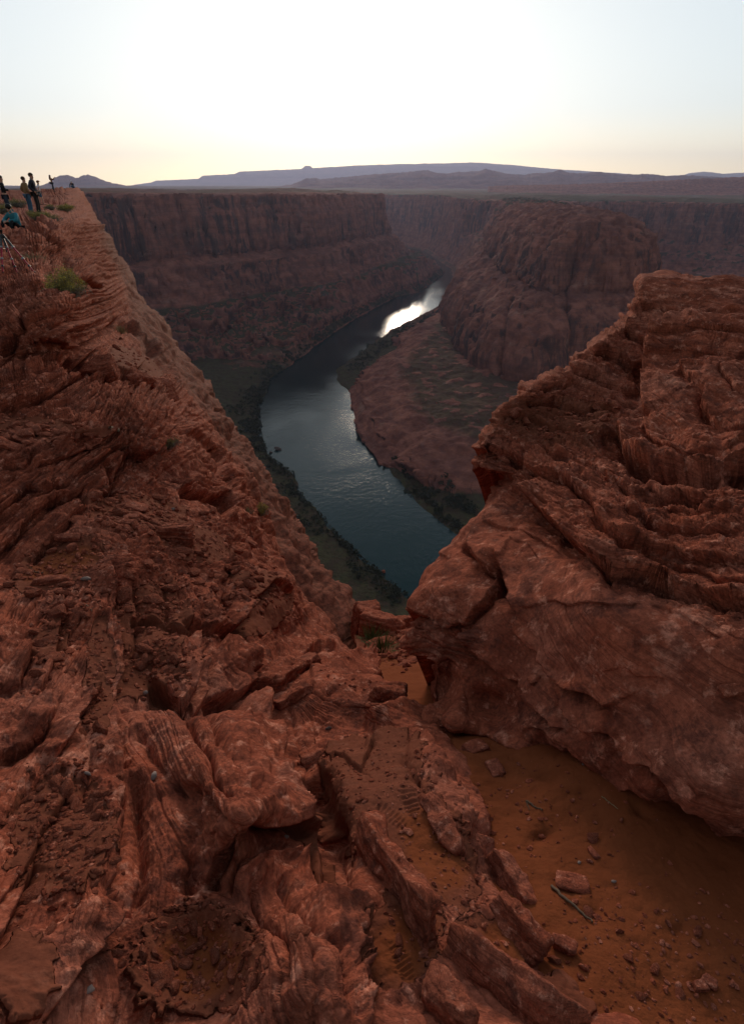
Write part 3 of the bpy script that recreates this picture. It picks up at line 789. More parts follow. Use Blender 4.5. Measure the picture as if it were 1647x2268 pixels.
SLOPE_SAND = [(130, 1250, 110, 50, -20), (300, 1130, 130, 40, 5), (90, 950, 130, 30, 5), (430, 1200, 90, 45, 10), (340, 1370, 90, 90, 0), (590, 1350, 50, 60, 30), (440, 2120, 150, 130, 0), (130, 1850, 120, 130, 0), (830, 1760, 130, 150, -35), (960, 1880, 90, 160, -35), (700, 1880, 25, 110, -15), (890, 2080, 90, 130, 30), (1080, 2100, 90, 70, 30), (330, 1480, 80, 55, 0), (220, 1500, 30, 120, 0), (110, 1420, 40, 60, 30), (1250, 2200, 80, 50, 40), (60, 2150, 70, 100, 0), (830, 1660, 120, 50, 0), (560, 1290, 60, 30, 20), (300, 800, 70, 30, 20)]
SLOPE_BEDS = [  # x, y, rx, ry, region angle, trace angle, bed thickness, slab length, relief
    (60, 455, 190, 45, 0, -2, 7, 90, 10), (175, 520, 60, 80, 70, -6, 11, 60, 14), (80, 560, 180, 90, 0, -9, 15, 110, 17), (90, 690, 190, 90, 0, -22, 22, 120, 17), (110, 830, 220, 90, 0, -24, 24, 130, 16), (190, 990, 240, 110, 0, -32, 24, 150, 15),
    (310, 930, 90, 110, 0, -66, 16, 160, 20), (90, 1130, 170, 90, 0, -38, 24, 170, 14), (420, 1040, 130, 130, 0, 35, 18, 60, 12), (330, 1190, 210, 90, 0, 4, 20, 60, 12), (560, 1220, 130, 150, 45, 40, 22, 70, 13), (380, 1390, 150, 130, 0, 80, 40, 90, 14), (560, 1420, 110, 110, 0, 60, 34, 60, 15),
    (110, 1480, 160, 200, 0, -52, 34, 170, 16), (100, 1780, 180, 180, 0, -60, 34, 200, 14), (480, 1700, 230, 200, 0, 68, 42, 260, 16), (250, 2000, 140, 260, 0, 88, 40, 300, 16), (680, 2120, 170, 200, 0, 74, 40, 260, 17),
    (840, 1560, 180, 90, 0, 20, 24, 110, 8), (930, 1780, 180, 180, 0, 52, 40, 220, 10), (1080, 2100, 240, 220, 0, 50, 46, 260, 12), (650, 1330, 110, 160, 45, 52, 26, 90, 13), (60, 2100, 120, 200, 0, -70, 40, 200, 12)]
SLOPE_LEDGES = [
    ([(-170, 497), (0, 496), (47, 494), (78, 489), (110, 506), (118, 527)], 6, 12, 25, 12), ([(-170, 530), (0, 525), (59, 515), (94, 522), (120, 543), (132, 562)], 7, 12, 14, 9), ([(-170, 560), (0, 555), (47, 551), (99, 551), (124, 560)], 6, 10, 14, 9), ([(0, 578), (60, 570), (122, 578), (150, 588)], 6, 10, 12, 8),
    ([(89, 434), (125, 428), (160, 424), (178, 428)], 3, 5, 8, 6), ([(60, 458), (98, 455), (141, 449), (186, 445)], 3, 6, 10, 6), ([(40, 476), (120, 468), (190, 470)], 3, 5, 10, 7),
    ([(195, 583), (151, 581), (106, 593), (75, 619), (30, 640)], 9, 8, 30, 10), ([(-100, 670), (0, 647), (42, 635), (78, 607)], 9, 14, 25, 12), ([(24, 686), (60, 655), (120, 632), (190, 625), (225, 640)], 8, 12, 20, 10),
    ([(0, 779), (24, 771), (52, 730), (40, 690)], 12, 18, 30, 14), ([(60, 760), (121, 752), (170, 768), (210, 738), (262, 698)], 12, 20, 26, 14), ([(90, 800), (150, 790), (180, 775)], 8, 18, 20, 14), ([(-100, 880), (0, 850), (80, 820), (160, 800), (220, 770)], 9, 16, 26, 14), ([(-100, 930), (0, 900), (90, 880), (150, 850), (190, 820)], 9, 16, 26, 14),
    ([(265, 715), (300, 735), (330, 760), (345, 790)], 8, 12, 20, 10), ([(190, 850), (250, 838), (300, 820), (320, 800)], 8, 12, 18, 10),
    ([(0, 1033), (56, 1029), (68, 1000), (110, 985)], 6, 10, 22, 12), ([(250, 966), (215, 962), (174, 962), (120, 995), (61, 1031)], 14, 6, 40, 10), ([(81, 1049), (121, 1025), (190, 997), (242, 972)], 6, 8, 22, 8), ([(80, 1100), (150, 1075), (220, 1030), (290, 985)], 9, 10, 30, 12),
    ([(225, 1110), (250, 1050), (282, 1000), (315, 1017), (343, 997), (368, 940), (380, 902)], 16, 18, 40, 14), ([(380, 900), (345, 880), (315, 850), (280, 905), (262, 925)], 14, 8, 40, 10),
    ([(-120, 1270), (0, 1206), (60, 1158), (121, 1110), (182, 1089), (196, 1126)], 12, 12, 34, 14), ([(-60, 1180), (20, 1120), (60, 1075), (110, 1090)], 10, 10, 24, 12), ([(60, 1240), (120, 1190), (153, 1158), (194, 1130)], 8, 14, 20, 12),
    ([(390, 1085), (444, 1078), (500, 1090), (520, 1120), (500, 1150)], 12, 26, 30, 16), ([(400, 950), (430, 975), (470, 1000), (500, 1060), (520, 1100)], 10, 10, 20, 10),
    ([(275, 1723), (262, 1647), (252, 1561), (267, 1481), (265, 1410), (252, 1370), (252, 1299), (242, 1239)], 10, 20, 50, 22),
    ([(400, 1378), (474, 1375), (520, 1380), (552, 1365), (540, 1309), (506, 1249)], 14, 20, 45, 16), ([(290, 1365), (340, 1370), (380, 1385), (430, 1400)], 9, 14, 22, 14),
    ([(330, 1515), (374, 1525), (404, 1541), (436, 1521), (441, 1435), (437, 1398)], 14, 24, 45, 18), ([(439, 1541), (469, 1521), (474, 1455), (454, 1405)], 12, 18, 22, 12), ([(474, 1518), (545, 1523), (577, 1496), (577, 1455), (535, 1412), (500, 1400)], 14, 22, 40, 16),
    ([(520, 1400), (560, 1330), (600, 1290), (640, 1320)], 10, 12, 26, 12), ([(560, 1480), (640, 1470), (700, 1430), (760, 1430)], 5, 14, 16, 12),
    ([(716, 1962), (706, 1883), (691, 1808), (671, 1790), (646, 1703), (615, 1622), (588, 1534), (545, 1529)], 14, 26, 60, 20),
    ([(440, 1965), (484, 1883), (520, 1845), (555, 1815), (595, 1835), (660, 1818), (690, 1850)], 12, 30, 60, 34),
    ([(-100, 1750), (0, 1687), (66, 1647), (121, 1582), (112, 1530)], 14, 20, 50, 18), ([(120, 1690), (150, 1640), (176, 1581), (212, 1541), (195, 1510)], 12, 18, 34, 16), ([(-100, 1580), (0, 1521), (40, 1501), (76, 1440)], 10, 16, 30, 14), ([(90, 1520), (101, 1501), (121, 1455), (136, 1344), (110, 1320)], 10, 14, 30, 14),
    ([(120, 2230), (141, 2196), (182, 2140), (247, 2065), (270, 1999), (268, 1900), (270, 1717)], 14, 26, 55, 22), ([(-60, 2140), (10, 2060), (50, 1970), (80, 1900)], 12, 20, 40, 18), ([(0, 1990), (60, 1920), (110, 1820), (150, 1760)], 8, 12, 30, 14),
    ([(812, 2330), (814, 2196), (812, 2095), (802, 2030), (726, 1999), (696, 1945), (640, 1885), (575, 1890), (500, 1960)], 18, 26, 60, 20),
    ([(850, 1440), (800, 1446), (740, 1458), (680, 1468)], 10, 18, 30, 14), ([(990, 1600), (930, 1556), (860, 1552), (790, 1580)], 9, 6, 26, 12), ([(1000, 1680), (940, 1620), (870, 1612), (800, 1650)], 8, 5, 24, 10), ([(1130, 1900), (1040, 1760), (960, 1660), (900, 1640)], 9, 8, 30, 12), ([(700, 1700), (740, 1660), (800, 1700), (830, 1640)], 6, 8, 14, 8)]
SLOPE_CREASES = [
    ([(232, 1033), (236, 1060), (244, 1094)], -28, 6), ([(150, 770), (170, 790), (200, 800)], -24, 12), ([(414, 1546), (429, 1612), (469, 1672), (479, 1723), (530, 1768)], -26, 9), ([(464, 1541), (494, 1632), (545, 1703), (600, 1768)], -24, 8), ([(300, 1600), (340, 1680), (400, 1760), (420, 1850)], -16, 12),
    ([(300, 1717), (305, 1792), (323, 1908), (313, 2019)], -26, 12), ([(414, 1722), (419, 1792), (404, 1868), (414, 1979)], -26, 9), ([(450, 1740), (470, 1800), (455, 1880)], -14, 8), ([(257, 1551), (353, 1546), (469, 1541), (545, 1530)], -22, 10),
    ([(565, 1939), (580, 2030), (631, 2070), (640, 2200)], -24, 10), ([(625, 1934), (651, 1999), (706, 2065), (757, 2100), (767, 2240)], -26, 10), ([(690, 2100), (700, 2200), (690, 2300)], -16, 10), ([(700, 1690), (708, 1790), (740, 1900), (760, 2010)], -24, 14),
    ([(440, 1760), (520, 1830), (540, 1850)], -10, 10), ([(268, 1780), (266, 1900), (260, 2000)], -22, 6), ([(140, 560), (145, 600), (150, 640)], -10, 5), ([(500, 1260), (505, 1330), (530, 1400)], -18, 7), ([(300, 1280), (310, 1360), (300, 1460)], -14, 8), ([(360, 1250), (372, 1330), (366, 1380)], -10, 6),
    ([(760, 1900), (720, 1790), (690, 1700)], -18, 10), ([(1000, 1690), (1060, 1800), (1110, 1900)], -12, 7), ([(880, 1660), (950, 1760), (1040, 1900), (1100, 2000)], -12, 8), ([(0, 1820), (60, 1760), (110, 1690)], -14, 8), ([(190, 1600), (200, 1700), (180, 1800)], -10, 6)]

M_ROCK = rock_material("red_sandstone")
slope_me = build_slope()
slope = tag(link("rocky_slope", slope_me, M_ROCK), kind='structure')

# ------------------------------------------------------------------ sand in the gully
SAND_PTS = [(820, 1400, -8.6), (900, 1392, -8.2), (1000, 1392, -7.9), (830, 1440, -6.9), (900, 1440, -6.4), (870, 1490, -5.3), (940, 1500, -5.0), (920, 1540, -4.3), (960, 1570, -3.85), (1000, 1610, -3.3), (1050, 1640, -3.08), (1100, 1700, -2.92), (1200, 1700, -2.85), (1110, 1800, -2.78), (1300, 1800, -2.72), (1160, 1900, -2.62), (1300, 1900, -2.63),
    (1450, 1900, -2.62), (1620, 1950, -2.6), (1250, 2050, -2.48), (1450, 2050, -2.5), (1640, 2100, -2.5), (1350, 2180, -2.38), (1500, 2200, -2.42), (1640, 2260, -2.42), (1450, 2340, -2.3), (1900, 2200, -2.5), (1950, 1950, -2.6), (1950, 1700, -2.7), (1500, 1500, -3.0), (1300, 1450, -3.6), (1950, 2345, -2.4), (1000, 2000, -2.5), (1150, 2340, -2.2), (800, 1700, -3.2), (700, 1420, -7.6)]
def build_sand():
    nr, nc = 560, 560
    ys = np.linspace(1385, 2350, nr); xl = np.interp(ys, [1385, 1440, 1600, 2350], [780, 790, 900, 1180]); xr = np.interp(ys, [1385, 1500, 1600, 2350], [1010, 1150, 1500, 2050])
    X = xl[:, None] + (xr - xl)[:, None] * np.linspace(0, 1, nc)[None]; Y = np.repeat(ys[:, None], nc, 1)
    q = np.stack([X.ravel(), Y.ravel()], -1)
    z = -np.exp(TPS([(a / 1000, b / 1000) for a, b, c in SAND_PTS], [math.log(-c) for a, b, c in SAND_PTS], 1e-4)(q / 1000))
    P = at_z(q[:, 0], q[:, 1], z); D = P[:, 1] * CT - P[:, 2] * ST
    rub = 1 - sstep(1430, 1505, q[:, 1])
    h = lod_noise(P, D, 0.8, 4, 0.9, 800) * 0.035 + lod_noise(P, D, 0.16, 5, 0.75, 810, 'billow') * 0.035
    h += rub * (lod_noise(P, D, 1.2, 6, 0.9, 820, 'ridged') * 0.16)
    # trodden hollows
    for cx, cy, rx, ry, an, a in [(1200, 1850, 34, 18, -20, -0.035), (1210, 1720, 40, 18, 5, -0.03), (1310, 2030, 30, 34, 20, -0.02), (1155, 1690, 26, 10, 30, -0.015), (1420, 1800, 26, 14, 20, -0.02), (1500, 2060, 30, 20, 0, -0.02), (1560, 2180, 36, 24, 30, -0.02), (1290, 1760, 30, 14, 0, -0.012)]:
        h += hill_add(None, q, [(cx, cy, rx, ry, an, a)]) * D / 2.4
    P = P + np.array([0, 0, 1.0]) * h[:, None]
    global SANDG
    N2 = field_normals(P, nr, nc)
    SANDG = dict(P=P.reshape(nr, nc, 3), N=N2.reshape(nr, nc, 3), xl=xl, xr=xr, ys=ys, nr=nr, nc=nc)
    sm = 1 - 0.55 * rub
    down = np.tile([0, 0.5, -1.0], (nc, 1))
    V, r2, c2 = close_back(P, nr, nc, 'T', 6, (np.tile([0.1, 1.0, -0.2], (nc, 1)), np.tile([0, 0, -1.0], (nc, 1))), (np.full(nc, 3.0), np.full(nc, 6.0)))
    at_ = {'sand': pad_attr(sm, nr, nc, 'T', 6), 'soil': pad_attr(rub, nr, nc, 'T', 6)}
    V, r2, c2, at_ = extend(V, r2, c2, at_, 'R', (1, 0, 0.0), 4.0)
    V, r2, c2, at_ = extend(V, r2, c2, at_, 'B', (0, -1, 0.0), 3.0)
    return mesh_from("gully_sand", V, grid_faces(r2, c2), at_)
sand = tag(link("gully_sand", build_sand(), M_ROCK), kind='structure')

# ------------------------------------------------------------------ the layered outcrop on the right
OUT_PTS = [(1640, 600, 9.0), (1410, 612, 8.6), (1392, 690, 8.0), (1270, 790, 7.3), (1160, 850, 6.6), (1062, 975, 5.7), (1055, 1040, 5.55), (1098, 1070, 5.6), (1020, 1170, 5.05), (920, 1320, 4.45), (905, 1400, 4.3), (940, 1480, 4.3), (930, 1530, 4.3), (980, 1590, 3.75),
    (1500, 620, 8.4), (1560, 700, 7.2), (1650, 700, 7.0), (1650, 800, 6.1), (1550, 850, 5.9), (1650, 900, 5.1), (1650, 1000, 4.3), (1500, 980, 4.8), (1650, 1200, 3.2), (1650, 1400, 2.65), (1650, 1600, 2.5), (1650, 1750, 2.36), (1430, 800, 7.0), (1300, 850, 6.8),
    (1300, 930, 5.9), (1180, 930, 6.2), (1200, 1010, 5.3), (1300, 1030, 4.9), (1200, 1100, 4.7), (1150, 1060, 5.2), (1320, 1200, 3.55), (1450, 1150, 3.75), (1480, 1260, 3.3), (1300, 1400, 3.15), (1450, 1400, 2.9), (1300, 1550, 3.05), (1450, 1600, 2.75), (1100, 1200, 4.5), (1180, 1250, 4.0), (1100, 1330, 3.95), (1180, 1430, 3.55), (1100, 1450, 3.8), (1120, 1530, 3.68), (1000, 1350, 4.2), (1020, 1480, 4.0), (1040, 1560, 3.8), (980, 1400, 4.15),
    (1300, 1650, 3.0), (1200, 1600, 3.3), (1450, 1730, 2.62), (1550, 1760, 2.45), (1060, 1612, 3.72), (1150, 1660, 3.42), (1262, 1718, 3.18), (1380, 1790, 2.95), (1500, 1850, 2.8), (1650, 1915, 2.65), (1900, 2030, 2.5), (1900, 600, 9.5), (1900, 900, 5.5), (1900, 1300, 3.0), (1900, 1700, 2.25), (1900, 1900, 2.25)]
OUT_EDGE = [(1960, 600), (1800, 606), (1700, 622), (1640, 618), (1560, 614), (1500, 613), (1450, 606), (1416, 606), (1407, 622), (1402, 655), (1391, 690), (1372, 700), (1362, 722), (1330, 738), (1298, 768), (1272, 790), (1262, 818), (1225, 828), (1190, 848), (1162, 858), (1150, 880), (1120, 905), (1092, 920), (1088, 945), (1066, 962), (1061, 990), (1054, 1012), (1050, 1026), (1060, 1036), (1085, 1042), (1097, 1052), (1092, 1090), (1062, 1122), (1030, 1160), (990, 1215), (955, 1265), (925, 1318), (908, 1352), (902, 1378), (904, 1412), (926, 1440), (942, 1466), (932, 1500), (930, 1530), (948, 1560), (972, 1598), (990, 1610), (1060, 1624), (1160, 1676), (1262, 1734), (1380, 1808), (1500, 1872), (1650, 1936), (1960, 2075)]
OUT_LEDGES = [
    ([(1415, 676), (1470, 674), (1560, 680), (1700, 690)], 5, 8, 30, 7), ([(1475, 690), (1480, 715), (1440, 755), (1425, 795), (1420, 840), (1423, 900), (1440, 922)], 16, 22, 60, 30),
    ([(1361, 931), (1381, 978), (1425, 1018), (1475, 1032), (1549, 1037), (1700, 1010)], 20, 40, 70, 38), ([(1420, 928), (1440, 973), (1490, 1005), (1549, 1008), (1700, 975)], 8, 9, 40, 12), ([(1500, 822), (1530, 850), (1559, 869), (1554, 899), (1584, 933), (1700, 985)], 10, 14, 50, 14), ([(1440, 760), (1520, 730), (1600, 722), (1700, 730)], 6, 7, 30, 8), ([(1425, 800), (1500, 770), (1580, 772), (1700, 790)], 5, 7, 30, 8), ([(1590, 830), (1620, 870), (1700, 900)], 7, 9, 26, 8),
    ([(1150, 1020), (1188, 1038), (1227, 1045), (1306, 1097), (1326, 1161), (1376, 1201), (1475, 1226), (1700, 1270)], 12, 20, 36, 20), ([(1138, 1055), (1178, 1107), (1222, 1146), (1262, 1191), (1302, 1226), (1356, 1260), (1425, 1275), (1490, 1300), (1560, 1315), (1700, 1375)], 20, 34, 46, 34),
    ([(1376, 1122), (1425, 1146), (1450, 1166), (1525, 1176), (1650, 1190)], 10, 16, 30, 16), ([(1319, 1027), (1351, 1057), (1400, 1077), (1465, 1080), (1560, 1110)], 10, 16, 30, 16), ([(1202, 978), (1262, 1003), (1326, 1028), (1391, 1040)], 9, 12, 26, 12), ([(1430, 1060), (1480, 1085), (1540, 1095), (1700, 1090)], 10, 18, 30, 18), ([(1470, 1120), (1560, 1140), (1700, 1140)], 8, 12, 20, 12), ([(1340, 1180), (1420, 1215), (1500, 1250), (1700, 1320)], 8, 12, 22, 10),
    ([(1054, 990), (1088, 993), (1120, 1003), (1152, 1013)], 12, 24, 30, 14), ([(1050, 1030), (1085, 1040), (1130, 1036)], 8, 10, 14, 14),
    ([(1036, 1196), (1044, 1236), (1075, 1250), (1098, 1262)], 14, 22, 40, 16), ([(1098, 1221), (1110, 1274), (1140, 1337), (1148, 1395), (1193, 1448), (1225, 1501), (1283, 1528), (1342, 1554), (1350, 1570)], 12, 22, 50, 20), ([(1225, 1515), (1278, 1612), (1363, 1623), (1384, 1665), (1463, 1713), (1490, 1745), (1543, 1803), (1620, 1880)], 14, 34, 60, 40),
    ([(1024, 1390), (1045, 1438), (1072, 1454), (1114, 1496), (1162, 1522), (1180, 1565), (1240, 1620)], 14, 26, 40, 24), ([(1024, 1390), (1061, 1350), (1093, 1284), (1100, 1262)], 10, 20, 36, 12), ([(896, 1345), (955, 1369), (998, 1387), (1026, 1380)], 14, 22, 40, 16), ([(896, 1408), (934, 1438), (960, 1459), (990, 1459)], 16, 34, 40, 40),
    ([(1156, 1353), (1200, 1338), (1225, 1332), (1260, 1340), (1304, 1337), (1373, 1347), (1426, 1332)], 4, 2.5, 34, 14), ([(1340, 1490), (1365, 1478), (1390, 1480), (1420, 1500), (1480, 1505)], 2.5, 2, 20, 12), ([(1440, 1340), (1480, 1345), (1520, 1370), (1600, 1420)], 3, 3, 26, 12), ([(1100, 1180), (1160, 1200), (1190, 1240)], 2, 2, 16, 10),
    ([(1150, 900), (1220, 890), (1290, 905), (1370, 900)], 7, 10, 18, 8), ([(1190, 865), (1260, 850), (1330, 865), (1410, 880)], 7, 12, 18, 9), ([(1265, 822), (1310, 830), (1370, 850), (1410, 845)], 9, 16, 20, 12), ([(1300, 780), (1345, 765), (1400, 790), (1430, 775)], 9, 20, 18, 16), ([(1380, 712), (1410, 735), (1450, 740)], 9, 16, 16, 14), ([(1110, 930), (1190, 940), (1260, 950), (1350, 950)], 6, 8, 18, 8), ([(1060, 1150), (1150, 1165), (1230, 1210)], 3, 4, 20, 8), ([(1150, 1600), (1250, 1650), (1330, 1720), (1450, 1790)], 8, 16, 26, 20)]
OUT_CREASES = [([(1350, 800), (1400, 815), (1425, 800)], -22, 14), ([(1330, 770), (1380, 760), (1425, 790)], -16, 10), ([(1140, 1010), (1112, 1040), (1100, 1080)], -16, 10), ([(1040, 1410), (1030, 1500), (1040, 1590)], -12, 10), ([(1440, 1010), (1480, 1050), (1560, 1060), (1700, 1050)], -14, 14), ([(1400, 1110), (1470, 1105), (1560, 1120)], -12, 8)]
OUT_BEDS = [(1270, 880, 190, 90, -20, -6, 13, 90, 8), (1400, 1080, 330, 100, 15, 16, 17, 130, 11), (1350, 1180, 300, 80, 28, 24, 18, 150, 9), (1560, 780, 200, 160, 0, 8, 26, 220, 6), (1520, 960, 200, 90, 0, 18, 20, 200, 6), (1400, 740, 60, 80, 0, 20, 12, 60, 9), (970, 1420, 90, 60, 0, 22, 13, 90, 6), (1560, 1280, 220, 80, 20, 22, 22, 200, 8)]
OUT_HILLS = [(1000, 1300, 90, 70, -35, 0.03), (1300, 1330, 200, 120, 20, 0.02), (1090, 1560, 70, 40, 20, -0.04), (1500, 900, 90, 90, 0, 0.03), (1250, 1690, 120, 30, 28, -0.05), (1560, 1860, 120, 30, 28, -0.06), (970, 1540, 40, 50, 0, -0.05)]

def build_outcrop():
    nr, nc = 1150, 460
    E = interp_line(OUT_EDGE, nr)
    E = E + np.stack([fbm(np.c_[np.arange(nr) / 22.0, np.zeros(nr), np.zeros(nr)], 5, 900) * 6, fbm(np.c_[np.arange(nr) / 22.0, np.zeros(nr) + 5, np.zeros(nr)], 5, 910) * 5], -1)
    t = np.linspace(0, 1, nr)
    L = np.r_[0, np.cumsum(np.hypot(*np.diff(E, axis=0).T))]; L /= L[-1]
    Rr = np.stack([np.full(nr, 1960.0), 600 + L * 1475], -1)
    a = (np.linspace(0, 1, nc) ** 1.0)[None, :, None]
    G = E[:, None] * (1 - a) + Rr[:, None] * a
    q = G.reshape(-1, 2)
    tps = TPS([(x / 1000, y / 1000) for x, y, c in OUT_PTS], [math.log(c) for x, y, c in OUT_PTS], 3e-5)
    D = np.exp(tps(q / 1000))
    sd = np.repeat(1.0 - 0 * t, nc)
    ed = (np.hypot(*(G - E[:, None]).transpose(2, 0, 1))).ravel()
    D = D * (1 + 0.16 * np.clip(1 - ed / 16, 0, 1) ** 2)
    D = D * np.exp(hill_add(D, q, [(p[0], p[1], p[2], p[3], p[4], -p[5]) for p in OUT_HILLS]))
    P = rays(q[:, 0], q[:, 1]) * D[:, None]
    N = smooth_grid(field_normals(P, nr, nc), nr, nc, 14)
    unit = D / FPX
    p3 = np.c_[q / 100.0, 0 * D]
    w1 = fbm(p3 * 0.8, 3, 930) * 30 + fbm(p3 * 2.5, 2, 935) * 5
    beds = np.zeros(len(q)); ws = np.zeros(len(q))
    for k, (cx, cy, rx, ry, ra, ang, lam, ln, amp) in enumerate(OUT_BEDS):
        w = region_w(q, cx, cy, rx, ry, ra, 0.8)
        b = bedding(q, w1 * min(lam, 20) / 30.0, ang, lam, ln, 1000 + 10 * k) + 0.6 * bedding(q, w1 * min(lam, 20) / 30.0, ang, lam * 0.42, ln * 0.6, 1003 + 10 * k) + 0.4 * bedding(q, w1 * min(lam, 20) / 30.0, ang + 1, lam * 0.2, ln * 0.4, 1006 + 10 * k)
        beds += w * b * amp; ws += w
    disp = 1.9 * beds / np.maximum(ws, 1.0)
    rub = region_w(q, 1230, 930, 150, 55, -5, 1.2)
    ld, off = ledges(q, P, OUT_LEDGES, 7, 3)
    disp += 2.1 * ld + creases(q, OUT_CREASES, 7, 3)
    P = P + (rays(q[:, 0] + off[:, 0], q[:, 1] + off[:, 1]) - rays(q[:, 0], q[:, 1])) * D[:, None]
    disp *= unit
    smooth = region_w(q, 1380, 1480, 300, 190, 25, 1.0)
    disp += (lod_noise(P, D, 1.2, 9, 1.0, 950) * 0.05 + lod_noise(P, D, 0.5, 6, 1.0, 970, 'ridged') * 0.015 + lod_facets(P, D, (1.1, 0.5, 0.22, 0.1), 955, 0.15)) * (1 - 0.65 * smooth)
    P = P + N * disp[:, None]
    global OUTC
    OUTC = dict(P=P.reshape(nr, nc, 3), N=field_normals(P, nr, nc).reshape(nr, nc, 3), q=G)
    ry = rays(E[:, 0], E[:, 1]); ry /= np.linalg.norm(ry, axis=1)[:, None]
    base = sstep(1590, 1640, E[:, 1])
    Dg = D.reshape(nr, nc)[:, 0]
    dirs = (ry * 1.0 + np.array([0.12, 0, -0.02]), np.tile([0.25, 0.0, -1.0], (nr, 1)))
    V, r2, c2 = close_back(P, nr, nc, 'L', 10, dirs, (Dg * (0.28 - 0.22 * base), Dg * (0.42 - 0.3 * base)))
    sa = pad_attr(np.clip(rub * 0.75, 0, 1), nr, nc, 'L', 10)
    V, r2, c2, at_ = extend(V, r2, c2, {'soil': sa}, 'R', (1, -0.15, -0.02), 5.0)
    return mesh_from("rock_outcrop", V, grid_faces(r2, c2), at_)
outcrop = link("rock_outcrop", build_outcrop(), M_ROCK)
tag(outcrop, "big layered red sandstone outcrop with overhanging ledges right of the sandy gully", "rock outcrop")

# ------------------------------------------------------------------ loose rock
def on_slope(px, py):
    g = SLOPE; r = np.clip(np.interp(py, g['ey'], np.arange(g['nr'])), 0, g['nr'] - 1)
    e = np.interp(py, g['ey'], g['ex']); c = np.clip((px + 175) / (e + 175), 0, 1) * (g['nc'] - 1)
    i, j = int(round(r)), int(round(c)); return Vector(g['P'][i, j]), Vector(g['N'][i, j])
def on_sand(px, py):
    g = SANDG; r = np.interp(py, g['ys'], np.arange(g['nr'])); i = int(round(r))
    c = np.clip((px - g['xl'][i]) / (g['xr'][i] - g['xl'][i]), 0, 1) * (g['nc'] - 1)
    j = int(round(c)); return Vector(g['P'][i, j]), Vector(g['N'][i, j])
def on_outcrop(px, py):
    g = OUTC; d = (g['q'][..., 0] - px) ** 2 + (g['q'][..., 1] - py) ** 2
    i, j = np.unravel_index(np.argmin(d), d.shape); n = Vector(g['N'][i, j]); return Vector(g['P'][i, j]), n
SURF = {'slope': on_slope, 'sand': on_sand, 'out': on_outcrop}

_ico = {}
def ico(sub):
    if sub not in _ico:
        bm = bmesh.new(); bmesh.ops.create_icosphere(bm, subdivisions=sub, radius=1.0)
        bm.verts.ensure_lookup_table()
        _ico[sub] = (np.array([v.co[:] for v in bm.verts]), np.array([[v.index for v in f.verts] for f in bm.faces])); bm.free()
    return _ico[sub]

def stone_verts(seed, sub=3, planes=11, dims=(1, 1, 1), soft=0.06, rough=0.05, bed=0.0, boxy=False):
    """a broken stone: the solid between random planes, edges slightly worn, surface roughened"""
    rs = np.random.RandomState(seed); V, F = ico(sub); d = V / np.linalg.norm(V, axis=1)[:, None]
    n = rs.normal(size=(planes, 3)); n /= np.linalg.norm(n, axis=1)[:, None]
    dist = rs.uniform(0.62, 1.0, planes)
    if boxy:
        ax = np.array([[1, 0, 0], [-1, 0, 0], [0, 1, 0], [0, -1, 0], [0, 0, 1], [0, 0, -1]], float) + rs.normal(size=(6, 3)) * 0.10
        n = np.r_[ax / np.linalg.norm(ax, axis=1)[:, None], n]; dist = np.r_[rs.uniform(0.60, 0.72, 6), dist + 0.10]
    a = np.maximum(d @ n.T, 1e-3) / dist[None]
    p = 1.0 / soft if soft > 0 else 40
    r = 1.0 / (np.sum(a ** p, 1) ** (1.0 / p))
    P = d * np.minimum(r, 1.5)[:, None]
    P = P * np.asarray(dims)
    s = max(dims)
    nz = fbm(P / s * 2.2 + seed * 3.1, 5, seed % 50, 0.55) * rough
    if bed: nz = nz + bed * (h01(np.floor((P[:, 2] + 0.05 * s * fbm(P / s * 1.5, 2, 5)) / (s * 0.07)).astype(int), seed=seed) - 0.5)
    return P + d * (nz * s)[:, None], F

def frame(normal, along, roll=0.0):
    z = Vector(normal).normalized(); x = Vector(along); x = (x - z * x.dot(z))
    if x.length < 1e-6: x = z.orthogonal()
    x.normalize(); y = z.cross(x)
    return Matrix((x, y, z)).transposed()

M_STONE = rock_material("loose_sandstone", 1.6, local=True)
M_STONE_DARK = plain("dark_river_stone", (0.10, 0.065, 0.055), 0.9, 0.5, 8.0)

def rock(name, label, surf, px, py, L, W, H, ang=0.0, sink=0.3, seed=1, lift=None, up=None, sub=5, planes=12, boxy=True, soft=0.05, rough=0.05, bed=0.05, group=None, mat=None, cat="rock", along=None):
    """L, W, H in metres; ang = heading of its long side seen on the ground (degrees, 0 = to the right, 90 = away)"""
    p, n = SURF[surf](px, py)
    n = Vector(up).normalized() if up else (n * 0.5 + Vector((0, 0, 1)) * 0.5).normalized()
    a = Vector(along) if along is not None else Vector((math.cos(R(ang)), math.sin(R(ang)), 0))
    V, F = stone_verts(seed, sub, planes, (L * 0.72, W * 0.72, H * 0.72), soft, rough, bed, boxy)
    o = link(name, mesh_from(name, V, F), mat or M_STONE)
    o.matrix_world = Matrix.Translation(p + n * H * (0.5 - sink)) @ frame(n, a).to_4x4()
    tag(o, label, cat, group); return o

